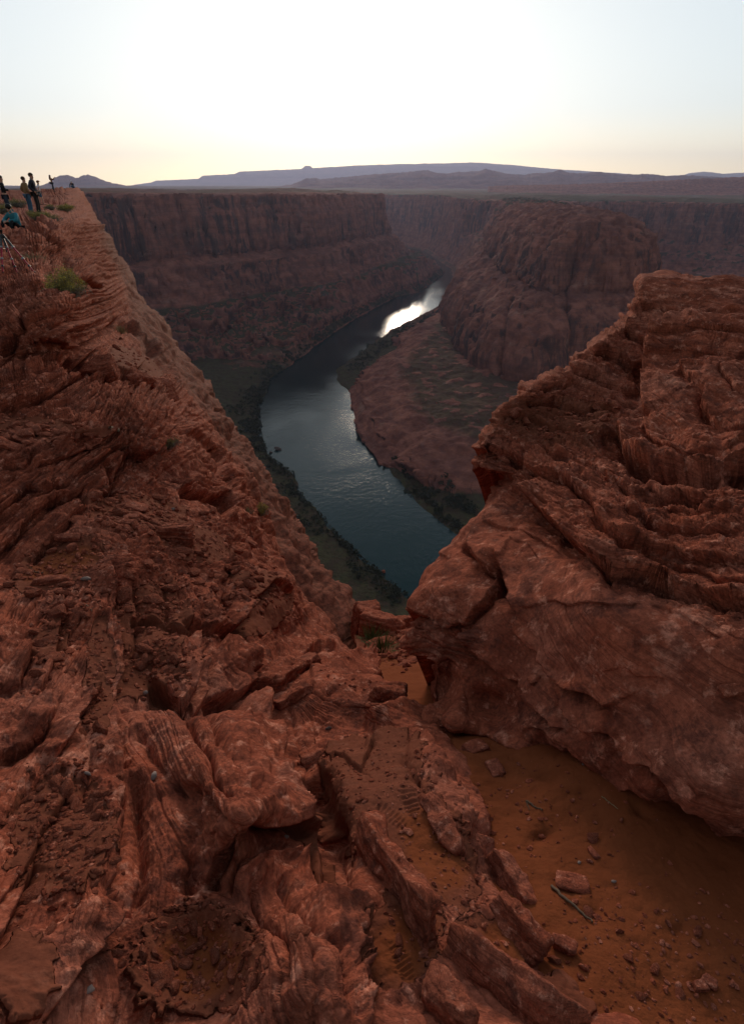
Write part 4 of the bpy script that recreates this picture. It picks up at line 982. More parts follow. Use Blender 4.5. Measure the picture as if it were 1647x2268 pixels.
def slab_between(name, label, surf, a, b, wpx, H, sink, seed, **k):
    pa, na = SURF[surf](*a); pb, nb = SURF[surf](*b); mid = ((a[0] + b[0]) / 2, (a[1] + b[1]) / 2)
    pm, nm = SURF[surf](*mid)
    v = pb - pa; D = pm.y * CT - pm.z * ST
    n = (na + nb + nm * 2).normalized()
    V, F = stone_verts(seed, k.get('sub', 5), k.get('planes', 16), (v.length * 0.74, wpx * D / FPX * 0.74, H * 0.74), 0.045, 0.085, 0.03, True)
    o = link(name, mesh_from(name, V, F), M_STONE)
    pm = (pa + pb + pm) / 3
    o.matrix_world = Matrix.Translation(pm + n * H * (0.5 - sink)) @ frame(n, v).to_4x4()
    return tag(o, label, 'rock', "long slabs bedded in the hump between the slope and the sand")

slab_between("stone_slab", "longest flat-faced brown slab set in the trodden red hump, seen lengthwise", 'slope', (800, 1850), (955, 2085), 70, 0.26, 0.45, 3)
slab_between("stone_slab", "slab along the edge of the sand beside the stick, lying lengthwise", 'slope', (1095, 1885), (1185, 2005), 52, 0.16, 0.45, 4)
slab_between("stone_slab", "narrow brown slab high on the hump pointing down towards the camera", 'slope', (955, 1765), (1025, 1885), 48, 0.15, 0.5, 5)
slab_between("stone_slab", "pointed slab half sunk in red soil just below the slab at the sand's edge", 'slope', (1090, 2010), (1195, 2120), 62, 0.16, 0.5, 6)
slab_between("stone_slab", "broad streaky slab running out of the bottom of the photo in the middle", 'slope', (1000, 2110), (1240, 2300), 80, 0.2, 0.5, 7)
slab_between("stone_slab", "rounded slab end at the bottom edge left of the broad streaky slab", 'slope', (950, 2220), (1060, 2310), 60, 0.16, 0.5, 8)
slab_between("stone_slab", "leaning thick slab at the top of the hump under the rubble blocks", 'slope', (590, 1510), (685, 1465), 55, 0.34, 0.35, 9)
slab_between("stone_slab", "thin brown slab lying against the leaning thick slab", 'slope', (620, 1565), (690, 1520), 30, 0.14, 0.45, 10)
slab_between("stone_slab", "oval smooth brown slab flush with the soil on the upper hump", 'slope', (660, 1610), (690, 1670), 40, 0.08, 0.6, 12)

rock("boulder", "tall upright red boulder standing at the foot of the gully before the river", 'sand', 806, 1398, 0.62, 0.5, 0.95, 20, 0.2, 21, up=(0.1, 0, 1), group="boulders at the foot of the gully")
rock("boulder", "wide red boulder lying right below the tall upright one in the gully", 'sand', 840, 1412, 0.85, 0.55, 0.55, -20, 0.3, 22, group="boulders at the foot of the gully")
rock("boulder", "small lumpy boulder pair end nearest the outcrop nose in the gully", 'sand', 885, 1396, 0.5, 0.4, 0.36, 10, 0.3, 23, group="boulders at the foot of the gully")
rock("boulder", "low red boulder with green grass beside it in the gully", 'sand', 845, 1440, 0.55, 0.4, 0.3, 0, 0.4, 24, group="boulders at the foot of the gully")
rock("boulder", "dark rounded boulder on the brink between the hump and the orange gully sand", 'slope', 866, 1536, 0.28, 0.2, 0.2, -10, 0.35, 25, rough=0.08)
rock("boulder", "half buried rounded brown boulder in the sand under the outcrop", 'sand', 1012, 1612, 0.26, 0.22, 0.2, 20, 0.5, 26, boxy=False)
rock("boulder", "ribbed block of red rock on the rubble terrace of the left slope", 'slope', 392, 1195, 0.36, 0.24, 0.26, 15, 0.3, 27, bed=0.1)
rock("boulder", "dark rounded block wedged under the fluted ledge of the left slope", 'slope', 222, 830, 0.5, 0.4, 0.36, 0, 0.4, 28)
rock("boulder", "dark worn block in the middle of the broken rim right of the fluted ledge", 'slope', 300, 835, 0.75, 0.5, 0.5, -30, 0.35, 29, rough=0.08)
rock("boulder", "dark cube-like block at the edge of the smooth cliff face", 'slope', 350, 868, 0.7, 0.45, 0.4, -25, 0.35, 30)
FLAT = "flat slabs lying on the rubble terrace"
for k, (px, py, L, W, H, an, lab) in enumerate([(300, 1122, 0.30, 0.19, 0.05, 0, "largest flat bright red slab on the rubble terrace"), (290, 1150, 0.16, 0.11, 0.04, 20, "small red slab just below the largest flat slab"), (318, 1148, 0.17, 0.07, 0.04, -20, "narrow red slab right of the small slab on the terrace"), (360, 1090, 0.2, 0.14, 0.06, -10, "grey red slab above the largest flat slab"),
      (400, 1070, 0.34, 0.1, 0.05, -12, "long thin red slab under the cave ledge"), (20, 990, 0.3, 0.14, 0.05, 8, "flat slab at the left edge on the upper terrace"), (55, 975, 0.26, 0.12, 0.05, 0, "second flat slab along the upper terrace from the left edge"), (150, 1195, 0.22, 0.1, 0.05, 10, "flat red slab beside the orange sand patch"), (110, 1290, 0.26, 0.08, 0.06, 25, "upright red splinter slab in the orange sand patch"),
      (538, 1168, 0.3, 0.12, 0.06, 8, "pale flat slab on the brink of the cliff face below the small bush"), (560, 1200, 0.24, 0.16, 0.06, -15, "square flat slab on the brink of the cliff face"), (590, 1195, 0.2, 0.12, 0.05, 10, "rightmost flat slab on the brink of the cliff face"), (525, 1215, 0.2, 0.14, 0.06, 30, "flat slab lowest of those on the brink of the cliff face")]):
    rock("flat_slab", lab, 'slope', px, py, L, W, H, an, 0.2, 40 + k, sub=4, group=FLAT)
rock("flat_slab", "long flat brown slab standing in the gully sand near the outcrop", 'sand', 1095, 1705, 0.13, 0.09, 0.04, 100, 0.35, 60, sub=4)
rock("flat_slab", "flat brown slab sunk in the sand at the hump's foot", 'sand', 1052, 1660, 0.17, 0.12, 0.05, 30, 0.5, 61, sub=4)
rock("flat_slab", "dull dark stone sunk in the sand beside the stick", 'sand', 1268, 1962, 0.125, 0.09, 0.05, -20, 0.45, 62, sub=4)
rock("flat_slab", "small square red chip of stone resting on the outcrop face", 'out', 1183, 1506, 0.075, 0.07, 0.03, 20, 0.1, 63, sub=3)
rock("flat_slab", "red flat stone at the right edge on the outcrop face", 'out', 1620, 1530, 0.12, 0.06, 0.03, 0, 0.2, 64, sub=3)
rock("flat_slab", "loose orange stone at the end of the slab by the stick", 'sand', 1245, 2098, 0.085, 0.05, 0.05, -30, 0.3, 65, sub=4)
rock("flat_slab", "brown cobble on the sand near the right edge at the bottom", 'sand', 1570, 2178, 0.05, 0.04, 0.03, -40, 0.2, 66, sub=4)
rock("flat_slab", "orange stone with a pale top in the sand near the bottom right corner", 'sand', 1545, 2190, 0.045, 0.035, 0.03, 10, 0.2, 67, sub=4)
rock("flat_slab", "thin leaf-like stone chip on the sand in the middle of the gully floor", 'sand', 1312, 1893, 0.07, 0.03, 0.015, 110, 0.2, 68, sub=3)

# stones in the river
for px, py, s, lab in [(616, 996, 5.5, "largest dark boulder standing in the river off the left bank"), (599, 1003, 3.2, "small dark boulder in the river between the largest one and the bank"), (657, 1076, 2.2, "tiny dark rock at the waterline further down the left bank"), (849, 1268, 2.6, "pale rock showing above the dark water near the foot of the slope")]:
    p = Vector(at_z(np.array([float(px)]), np.array([float(py)]), WATER)[0])
    V, F = stone_verts(int(px), 3, 10, (s * 0.7, s * 0.55, s * 0.5), 0.06, 0.08)
    o = link("river_rock", mesh_from("river_rock", V, F), M_STONE_DARK if px != 849 else M_STONE); o.location = p + Vector((0, 0, s * 0.2))
    tag(o, lab, "rock", "rocks in the river")

# rubble: every stone that shows is an object, the finest grit is one sheet of stuff
_kinds = [stone_verts(300 + k, 2, 10, (1, 0.55 + 0.35 * h01(k), 0.28 + 0.4 * h01(k, 3)), 0.05, 0.05)[0] for k in range(16)]
_kmesh = [mesh_from("rubble_stone", V, ico(2)[1], smooth=False) for V in _kinds]
for me in _kmesh: me.materials.append(M_STONE)
RUBBLE = [  # surface, x, y, rx, ry, angle, count, median size in metres, label
    ('slope', 290, 1140, 120, 55, 5, 520, 0.035, "small angular red stone in the rubble around the largest flat slab"),
    ('slope', 430, 1190, 90, 70, 20, 420, 0.035, "small angular red stone in the rubble around the ribbed block"),
    ('slope', 560, 1290, 80, 90, 40, 420, 0.045, "angular red stone in the rubble on the brink of the cliff face"),
    ('slope', 350, 1320, 120, 90, 0, 620, 0.026, "small red stone in the rubble pocket in the middle of the left slope"),
    ('slope', 350, 1470, 80, 60, 0, 330, 0.022, "small red stone in the rubble pocket above the bulging ledge"),
    ('slope', 90, 960, 130, 35, 5, 260, 0.05, "red stone on the upper rubble terrace at the left edge"),
    ('slope', 300, 820, 90, 60, 20, 240, 0.06, "red stone in the broken rim below the yellow shrub"),
    ('slope', 120, 1260, 120, 60, -20, 330, 0.026, "red stone scattered on and round the orange sand patch"),
    ('slope', 130, 1400, 60, 110, 20, 300, 0.026, "red stone in the gap between the tilted slabs at the left"),
    ('slope', 140, 1840, 120, 150, 0, 560, 0.017, "pebble in the dark red soil at the lower left"),
    ('slope', 440, 2110, 150, 120, 0, 420, 0.014, "clod in the sandy hollow at the bottom left"),
    ('slope', 215, 1520, 30, 130, 0, 200, 0.02, "pebble along the fin in the left slope"),
    ('slope', 840, 1720, 150, 170, -35, 620, 0.012, "pebble on the trodden red hump"),
    ('slope', 1000, 2010, 150, 170, -35, 420, 0.010, "pebble between the long slabs of the hump"),
    ('slope', 820, 1500, 110, 60, 0, 220, 0.022, "pebble on the crest of the hump"),
    ('sand', 885, 1435, 70, 42, 0, 300, 0.06, "red stone in the rubble at the bottom of the gully"),
    ('sand', 1200, 1800, 190, 150, 30, 240, 0.011, "pebble on the orange gully sand"),
    ('sand', 1450, 2120, 260, 170, 0, 520, 0.010, "pebble on the orange sand at the lower right"),
    ('out', 1230, 935, 130, 55, -8, 360, 0.035, "flat red chip lying on the outcrop's sloping shelf")]
rs = np.random.RandomState(99)
cand = []
for zi, (sf, cx, cy, rx, ry, an, n, med, lab) in enumerate(RUBBLE):
    c, s = math.cos(R(an)), math.sin(R(an))
    for k in range(n if sf != 'out' else n // 2):
        r = math.sqrt(rs.rand()) * (1 + 0.25 * rs.normal()); t = rs.rand() * 2 * math.pi
        u, v = rx * r * math.cos(t), ry * r * math.sin(t)
        px, py = cx + u * c - v * s, cy + u * s + v * c
        if sf == 'slope' and (px > np.interp(py, SLOPE['ey'], SLOPE['ex']) - 4): continue
        p, nn = SURF[sf](px, py)
        if nn.z < 0.3: continue
        size = med * math.exp(rs.normal() * 0.62) * 0.5
        if rs.rand() < 0.03: size *= 2.0
        D = p.y * CT - p.z * ST
        cand.append((min(size, med * 3) * FPX / D, min(size, med * 3), p, nn, zi, rs.randint(16), rs.rand() * 6.28))
cand.sort(key=lambda a: -a[0])
PEB = plain("pale_pebble", (0.27, 0.19, 0.16), 0.9, 0.2)
for k, (pxs, size, p, nn, zi, kd, rot) in enumerate(cand[:290]):
    o = link("rubble_stone", _kmesh[kd])
    n = (nn + Vector((0, 0, 0.6))).normalized()
    o.matrix_world = Matrix.Translation(p + n * size * 0.18) @ (frame(n, (math.cos(rot), math.sin(rot), 0)) @ Matrix.Diagonal((size, size, size))).to_4x4()
    tag(o, RUBBLE[zi][8], "stone", "loose stones: " + RUBBLE[zi][8])
VV, FF, off = [], [], 0
Vs, Fs = ico(1)
low = [stone_verts(500 + k, 1, 8, (1, 0.6 + 0.3 * h01(k), 0.4 + 0.3 * h01(k, 9)), 0.04, 0.04)[0] for k in range(12)]
for (pxs, size, p, nn, zi, kd, rot) in cand[290:]:
    n = (nn + Vector((0, 0, 0.6))).normalized()
    M = np.array(frame(n, (math.cos(rot), math.sin(rot), 0))) * size
    VV.append(low[kd % 12] @ M.T + np.array(p + n * size * 0.15)); FF.append(Fs + off); off += len(Vs)
o = link("gravel", mesh_from("gravel", np.concatenate(VV), np.concatenate(FF), smooth=False), M_STONE)
tag(o, kind='stuff')
# a few pale pebbles that stand out
for px, py, sf, L, lab in [(387, 1122, 'slope', 0.05, "white rounded stone on the rubble terrace right of the flat slab"), (222, 2172, 'slope', 0.022, "white shell-like stone chip in the soil at the bottom left"), (345, 1725, 'slope', 0.03, "pale square pebble in the soil left of the fin"), (190, 1730, 'slope', 0.028, "pale grey pebble in the dark red soil at the left"), (325, 1523, 'slope', 0.03, "white pebble in the rubble pocket above the bulging ledge"), (655, 1850, 'slope', 0.02, "pale pebble by the crack beside the hump"),
        (1357, 1955, 'sand', 0.016, "white pebble on the sand above the stick's far end"), (1281, 1911, 'sand', 0.014, "white pebble right of the dull dark stone"), (726, 1598, 'slope', 0.03, "dark grey round pebble on the crest of the hump"), (190, 1290, 'slope', 0.06, "pale pinkish slab chip beside the orange sand patch"), (985, 1880 - 20, 'slope', 0.016, "white crumb of stone on the trodden hump"), (1290, 1700, 'sand', 0.02, "white chip of stone under the outcrop's lower edge")]:
    rock("pebble", lab, sf, px, py, L, L * 0.7, L * 0.5, px % 90, 0.2, int(px), sub=2, boxy=False, cat="pebble", mat=PEB if 'grey round' not in lab else M_STONE_DARK)

# ------------------------------------------------------------------ plants, driftwood
def quad_cloud(C_, s, seed, tilt=1.0):
    """one small leaf blade per centre"""
    rs = np.random.RandomState(seed); n = len(C_)
    a = rs.normal(size=(n, 3)); a /= np.linalg.norm(a, axis=1)[:, None]
    b = rs.normal(size=(n, 3)); b -= a * (a * b).sum(1)[:, None]; b /= np.linalg.norm(b, axis=1)[:, None]
    s = np.asarray(s).reshape(-1, 1) * (0.6 + 0.8 * rs.rand(n, 1))
    V = np.stack([C_ - a * s, C_ + b * s * 0.38, C_ + a * s, C_ - b * s * 0.38], 1).reshape(-1, 3)
    return V, np.arange(4 * n).reshape(n, 4)

def tubes(paths, radii, sides=4):
    VV, FF, off = [], [], 0
    for P, r in zip(paths, radii):
        P = np.asarray(P, float); n = len(P)
        T = np.gradient(P, axis=0); T /= np.linalg.norm(T, axis=1)[:, None] + 1e-9
        up = np.array([0.31, 0.52, 0.79]); A = np.cross(T, up); A /= np.linalg.norm(A, axis=1)[:, None] + 1e-9; B = np.cross(T, A)
        rr = np.asarray(r) * np.ones(n)
        ang = np.arange(sides) * 2 * math.pi / sides
        V = P[:, None] + rr[:, None, None] * (A[:, None] * np.cos(ang)[None, :, None] + B[:, None] * np.sin(ang)[None, :, None])
        VV.append(V.reshape(-1, 3)); i = np.arange(n * sides).reshape(n, sides)
        F = np.stack([i[:-1], np.roll(i[:-1], -1, 1), np.roll(i[1:], -1, 1), i[1:]], -1).reshape(-1, 4)
        FF.append(F + off); off += n * sides
    return np.concatenate(VV), np.concatenate(FF)

M_STEM = plain("shrub_stem", (0.20, 0.165, 0.125), 0.9, 0.3)
M_GREY = plain("grey_sage_leaf", (0.21, 0.19, 0.145), 0.9, 0.4, 25)
M_OLIVE = plain("olive_leaf", (0.30, 0.25, 0.09), 0.9, 0.4, 25)
M_YELLOW = plain("yellow_flower", (0.60, 0.48, 0.08), 0.9, 0.3, 25)
M_STRAW = plain("dry_grass", (0.30, 0.23, 0.12), 0.9, 0.3, 25)
M_GREEN = plain("green_grass", (0.09, 0.12, 0.035), 0.9, 0.3, 25)
M_BRUSH = plain("river_brush", (0.040, 0.042, 0.024), 0.95, 0.5, 0.3)
M_WOOD = plain("dead_wood", (0.15, 0.095, 0.06), 0.9, 0.4, 30)

def shrub(label, surf, px, py, r, h, n=90, seed=1, flower=0.5, grey=0.5, cat="shrub", group=None, lean=(0, 0)):
    p, nn = SURF[surf](px, py); rs = np.random.RandomState(seed)
    root = empty("desert_shrub", p); tag(root, label, cat, group)
    paths, rad, tips, mids = [], [], [], []
    for k in range(n):
        a = rs.rand() * 6.283; e = rs.rand() ** 0.6
        tip = np.array([math.cos(a) * r * e + lean[0] * r, math.sin(a) * r * e + lean[1] * r, h * (0.55 + 0.45 * rs.rand()) * math.sqrt(max(0.1, 1 - 0.75 * e * e))])
        b = np.array([math.cos(a), math.sin(a), 0]) * r * 0.12 * rs.rand()
        mid = b * 0.6 + tip * 0.45 + np.array([0, 0, h * 0.06]) + rs.normal(size=3) * r * 0.06
        ts = np.linspace(0, 1, 6)[:, None]
        P = (1 - ts) ** 2 * b + 2 * ts * (1 - ts) * mid + ts ** 2 * tip
        paths.append(P); rad.append(np.linspace(0.006, 0.002, 6) * max(1, r / 0.35)); tips.append(tip)
        for q in range(7): mids.append(P[2 + rs.randint(4)] + rs.normal(size=3) * r * 0.085)
    V, F = tubes(paths, rad, 3); link("stem", mesh_from("stem", V, F), M_STEM, root)
    mids = np.array(mids); tips = np.array(tips)
    top = mids[:, 2] > h * (0.62 - 0.5 * (1 - grey))
    for nm, sel, mt in (("grey_foliage", ~top, M_GREY), ("foliage", top, M_OLIVE)):
        if sel.sum() < 4: continue
        Cc = np.repeat(mids[sel], 8, 0) + rs.normal(size=(sel.sum() * 8, 3)) * r * 0.07
        V, F = quad_cloud(Cc, r * 0.045, seed + 5); link(nm, mesh_from(nm, V, F), mt, root)
    if flower > 0:
        sel = tips[(tips[:, 2] > h * 0.5) & (rs.rand(len(tips)) < flower)]
        if len(sel):
            Cc = np.repeat(sel, 14, 0) + rs.normal(size=(len(sel) * 14, 3)) * r * 0.06
            V, F = quad_cloud(Cc, r * 0.035, seed + 9); link("flower", mesh_from("flower", V, F), M_YELLOW, root)
    return root

def grass(label, surf, px, py, r, h, n=120, seed=1, mat=None, group=None):
    p, nn = SURF[surf](px, py); rs = np.random.RandomState(seed)
    VV = []
    for k in range(n):
        a = rs.rand() * 6.283; e = rs.rand() ** 0.7; L = h * (0.5 + 0.6 * rs.rand())
        b = np.array([math.cos(a), math.sin(a), 0]) * r * 0.55 * e
        d = np.array([math.cos(a), math.sin(a), 0]) * (0.25 + 0.8 * e)
        w = np.array([-math.sin(a), math.cos(a), 0]) * 0.006 * max(1, r / 0.3)
        p1 = b + np.array([0, 0, L * 0.55]) + d * L * 0.22; p2 = b + np.array([0, 0, L * 0.85]) + d * L * 0.62
        VV += [b - w, b + w, p1 + w * 0.8, p1 - w * 0.8, p1 - w * 0.8, p1 + w * 0.8, p2 + w * 0.2, p2 - w * 0.2]
    V = np.array(VV) + np.array(p); F = np.arange(len(V)).reshape(-1, 4)
    o = link("grass_tuft", mesh_from("grass_tuft", V, F), mat or M_STRAW); return tag(o, label, "grass", group)

shrub("yellow flowered shrub with a grey base clinging to the slope below the tripod", 'slope', 158, 668, 0.36, 0.62, 150, 3, 0.75, 0.6)
shrub("small sparse yellowish bush on the brink of the cliff face", 'slope', 568, 1150, 0.17, 0.30, 80, 4, 0.95, 0.5)
shrub("tiny twiggy olive bush left of the sparse one on the brink", 'slope', 545, 1145, 0.12, 0.2, 24, 5, 0.0, 0.4)
shrub("low grey-green cushion bush beside the cross-bedded block on the slope", 'slope', 380, 988, 0.2, 0.14, 50, 6, 0.0, 0.9)
shrub("dark grey shrub on the rim between the knob and the standing group", 'slope', 112, 466, 0.42, 0.34, 60, 7, 0.0, 1.0)
shrub("yellow-green bush right of the dark grey shrub on the rim", 'slope', 146, 472, 0.6, 0.36, 70, 8, 0.8, 0.3)
shrub("dark low scrub at the back of the rim behind the left standing people", 'slope', 38, 462, 0.8, 0.5, 60, 9, 0.0, 1.0)
shrub("dark scrub at the far left under the man with spread legs", 'slope', 8, 489, 0.6, 0.34, 60, 10, 0.1, 0.9)
shrub("long green bush behind the ledge right of the seated person in teal", 'slope', 92, 490, 0.5, 0.32, 80, 11, 0.4, 0.6, lean=(0.3, 0))
shrub("yellow-topped bush at the feet of the dark jacketed person", 'slope', 72, 484, 0.26, 0.32, 50, 12, 0.9, 0.3)
shrub("small grey bush on the bare rock right of the long green bush", 'slope', 124, 497, 0.3, 0.3, 36, 13, 0.0, 1.0)
grass("dry drooping grass tuft growing from the ledge right of the tripod", 'slope', 82, 578, 0.35, 0.42, 130, 14)
grass("pale grass on the cliff brink below the upper beds", 'slope', 272, 735, 0.35, 0.3, 80, 15)
grass("green grass clump in the gully left of the low boulder", 'sand', 822, 1425, 0.3, 0.32, 120, 16, M_GREEN, "green grass in the gully")
grass("second green grass clump further down in the gully bottom", 'sand', 845, 1452, 0.3, 0.3, 120, 17, M_GREEN, "green grass in the gully")

def stick(label, surf, pts, r0, r1, seed=1, lift=0.6, mat=None, twigs=0):
    rs = np.random.RandomState(seed)
    S = [SURF[surf](*p) for p in pts]
    P = np.array([np.array(a) + np.array(n) * r0 * (lift + 0.6 * rs.rand()) for a, n in S])
    t = np.linspace(0, 1, 14); k = np.linspace(0, 1, len(P))
    Q = np.stack([np.interp(t, k, P[:, c]) for c in range(3)], -1) + rs.normal(size=(14, 3)) * r0 * 0.35
    paths, rad = [Q], [np.linspace(r0, r1, 14)]
    for g in range(twigs):
        i = 3 + rs.randint(8); d = rs.normal(size=3); d[2] = abs(d[2]) * 0.5; d /= np.linalg.norm(d)
        L = np.linalg.norm(Q[-1] - Q[0]) * (0.2 + 0.2 * rs.rand())
        paths.append(np.array([Q[i], Q[i] + d * L * 0.5 + rs.normal(size=3) * L * 0.05, Q[i] + d * L])); rad.append(np.linspace(r0 * 0.5, r1 * 0.4, 3))
    V, F = tubes(paths, rad, 6)
    return tag(link("stick", mesh_from("stick", V, F), mat or M_WOOD), label, "stick")

stick("knotty brown stick lying across the sand beside the dull dark stone", 'sand', [(1222, 1962), (1250, 1995), (1285, 2020), (1312, 2042)], 0.007, 0.004, 1)
stick("short dark twig in the sand above the stick", 'sand', [(1165, 1778), (1180, 1790), (1202, 1800)], 0.006, 0.003, 2)
stick("thin pale stem lying by the short dark twig", 'sand', [(1164, 1780), (1172, 1798)], 0.003, 0.002, 3)
stick("pale weathered piece of wood on the upper slope above the fluted block", 'slope', [(216, 968), (238, 970), (256, 975)], 0.02, 0.016, 4, mat=plain("pale_wood", (0.36, 0.26, 0.17), 0.9, 0.2))
stick("dry forked twig on the orange sand patch at the left", 'slope', [(96, 1262), (60, 1258), (30, 1256)], 0.006, 0.003, 5, twigs=4)
stick("thin dead twig on the rubble above the fin", 'slope', [(185, 1360), (196, 1372), (200, 1378)], 0.005, 0.002, 6, twigs=2)
stick("pale bent twig in the crack beside the hump", 'slope', [(668, 1772), (688, 1782), (692, 1798)], 0.005, 0.003, 7)
stick("long thin straw on the sand at the right under the outcrop", 'sand', [(1330, 1770), (1366, 1795)], 0.0025, 0.0015, 8, mat=M_STRAW)
for k, (px, py) in enumerate([(1018, 1602), (1035, 1598), (1050, 1604), (1022, 1618)]):
    stick(["dark twig on top of the litter under the outcrop's corner", "black curved twig in the litter under the outcrop's corner", "rightmost dark twig under the outcrop's corner", "lowest dark twig by the half buried boulder"][k], 'sand', [(px - 12, py + 6), (px, py - 3), (px + 12, py + 3)], 0.006, 0.003, 20 + k, twigs=3, mat=plain("charred_wood", (0.03, 0.025, 0.022), 0.9, 0.3))

# riverside brush: a dark strip along both banks that reads as one mass
def brush(name, line, d0, d1, n, size, seed, taper=None):
    rs = np.random.RandomState(seed)
    L = np.asarray(line, float); s = np.r_[0, np.cumsum(np.hypot(*np.diff(L, axis=0).T))]
    t = rs.rand(n) * s[-1]
    x = np.interp(t, s, L[:, 0]); y = np.interp(t, s, L[:, 1])
    T = np.stack([np.interp(t + 4, s, L[:, 0]) - np.interp(t - 4, s, L[:, 0]), np.interp(t + 4, s, L[:, 1]) - np.interp(t - 4, s, L[:, 1])], -1)
    T /= np.linalg.norm(T, axis=1)[:, None] + 1e-9
    keep = fbm(np.c_[t / 22.0, 0 * t + 3, 0 * t + seed], 3, seed + 4) > -0.22 + 0.25 * rs.normal(size=n) * 0.5
    wmod = 0.35 + 1.3 * np.clip(fbm(np.c_[t / 60.0, 0 * t, 0 * t + seed], 3, seed) + 0.3, 0, 1.2)
    d = d0 + (d1 - d0) * wmod * rs.rand(n) ** 1.2
    x = x - T[:, 1] * d; y = y + T[:, 0] * d
    h = canyon_height(x, y)[0]
    ok = (h > -301.5) & (h < -262) & keep
    x, y, h, d = x[ok], y[ok], h[ok], d[ok]
    sz = size * (0.5 + rs.rand(len(x)) ** 2 * 1.2)
    per = 18
    Cc = np.stack([x, y, h + sz * 0.45], -1)
    Cc = np.repeat(Cc, per, 0); s2 = np.repeat(sz, per)
    o = rs.normal(size=Cc.shape); o /= np.linalg.norm(o, axis=1)[:, None]
    Cc = Cc + o * (s2 * (0.35 + 0.3 * rs.rand(len(s2))))[:, None] * np.array([1, 1, 0.8])
    V, F = quad_cloud(Cc, s2 * 0.34, seed + 1)
    V[:, 2] = np.maximum(V[:, 2], -300.2)
    return tag(link(name, mesh_from(name, V, F, smooth=False), M_BRUSH), kind='stuff')
brush("riverside_brush", LBANK[:9], 1, 26, 1500, 2.6, 1)
brush("riverside_brush", LBANK[5:16], 1, 42, 2600, 3.6, 2)
brush("riverside_brush", RBANK[0:4], -18, -1, 420, 2.6, 3)
brush("riverside_brush", RBANK[0:3], -50, -10, 300, 3.0, 5)
brush("riverside_brush", RBANK[8:14], -54, -3, 1900, 3.6, 4)

# ------------------------------------------------------------------ people on the rim
def ball(sub, dims):
    V, F = ico(sub); return V * np.asarray(dims), F

def skin(name, verts, edges, mat, parent, root=0, sub=2, mats=None):
    """one continuous skinned surface: verts = [(x, y, z, radius or (rx, ry))]"""
    me = bpy.data.meshes.new(name)
    me.from_pydata([v[:3] for v in verts], edges, []); me.update()
    o = link(name, me, mat, parent)
    md = o.modifiers.new("skin", 'SKIN'); md.use_smooth_shade = True; md.branch_smoothing = 0.4
    if not me.skin_vertices: me.skin_vertices.new()
    for k, v in enumerate(verts):
        r = v[3]; sv = me.skin_vertices[0].data[k]
        sv.radius = (r, r) if not hasattr(r, '__len__') else r
        sv.use_root = (k == root)
    s = o.modifiers.new("sub", 'SUBSURF'); s.levels = sub; s.render_levels = sub
    return o

M_SKIN = plain("skin", (0.48, 0.27, 0.19), 0.6, 0.08, 60)
M_BLACK = plain("black_cloth", (0.018, 0.017, 0.018), 0.9, 0.3)
M_NAVY = plain("navy_quilted_cloth", (0.022, 0.024, 0.036), 0.8, 0.3)
M_TAN = plain("tan_cord_cloth", (0.25, 0.155, 0.07), 0.95, 0.25)
M_JEANS = plain("blue_denim", (0.055, 0.12, 0.19), 0.9, 0.3, 60)
M_DKJEANS = plain("dark_denim", (0.035, 0.045, 0.065), 0.9, 0.3, 60)
M_TEAL = plain("teal_jacket_cloth", (0.03, 0.20, 0.25), 0.7, 0.2)
M_WHITE = plain("white_cotton", (0.72, 0.72, 0.74), 0.9, 0.08)
M_GREYC = plain("grey_jersey", (0.22, 0.22, 0.24), 0.95, 0.15)
M_RUST = plain("rust_wool", (0.20, 0.075, 0.03), 0.95, 0.3)
M_HAIRB = plain("black_hair", (0.012, 0.010, 0.009), 0.5, 0.3, 120)
M_HAIRBR = plain("brown_hair", (0.055, 0.030, 0.015), 0.55, 0.3, 120)
M_SHOE = plain("dark_shoe", (0.02, 0.018, 0.016), 0.6, 0.3)
M_WSHOE = plain("white_sneaker", (0.6, 0.58, 0.55), 0.7, 0.1)
M_EYE = plain("eye", (0.02, 0.015, 0.012), 0.2, 0.1)
M_PHONE = plain("phone_black", (0.012, 0.012, 0.014), 0.3, 0.1)
V3 = lambda *a: np.array(a, float)

def lerp(a, b, t): return a * (1 - t) + b * t

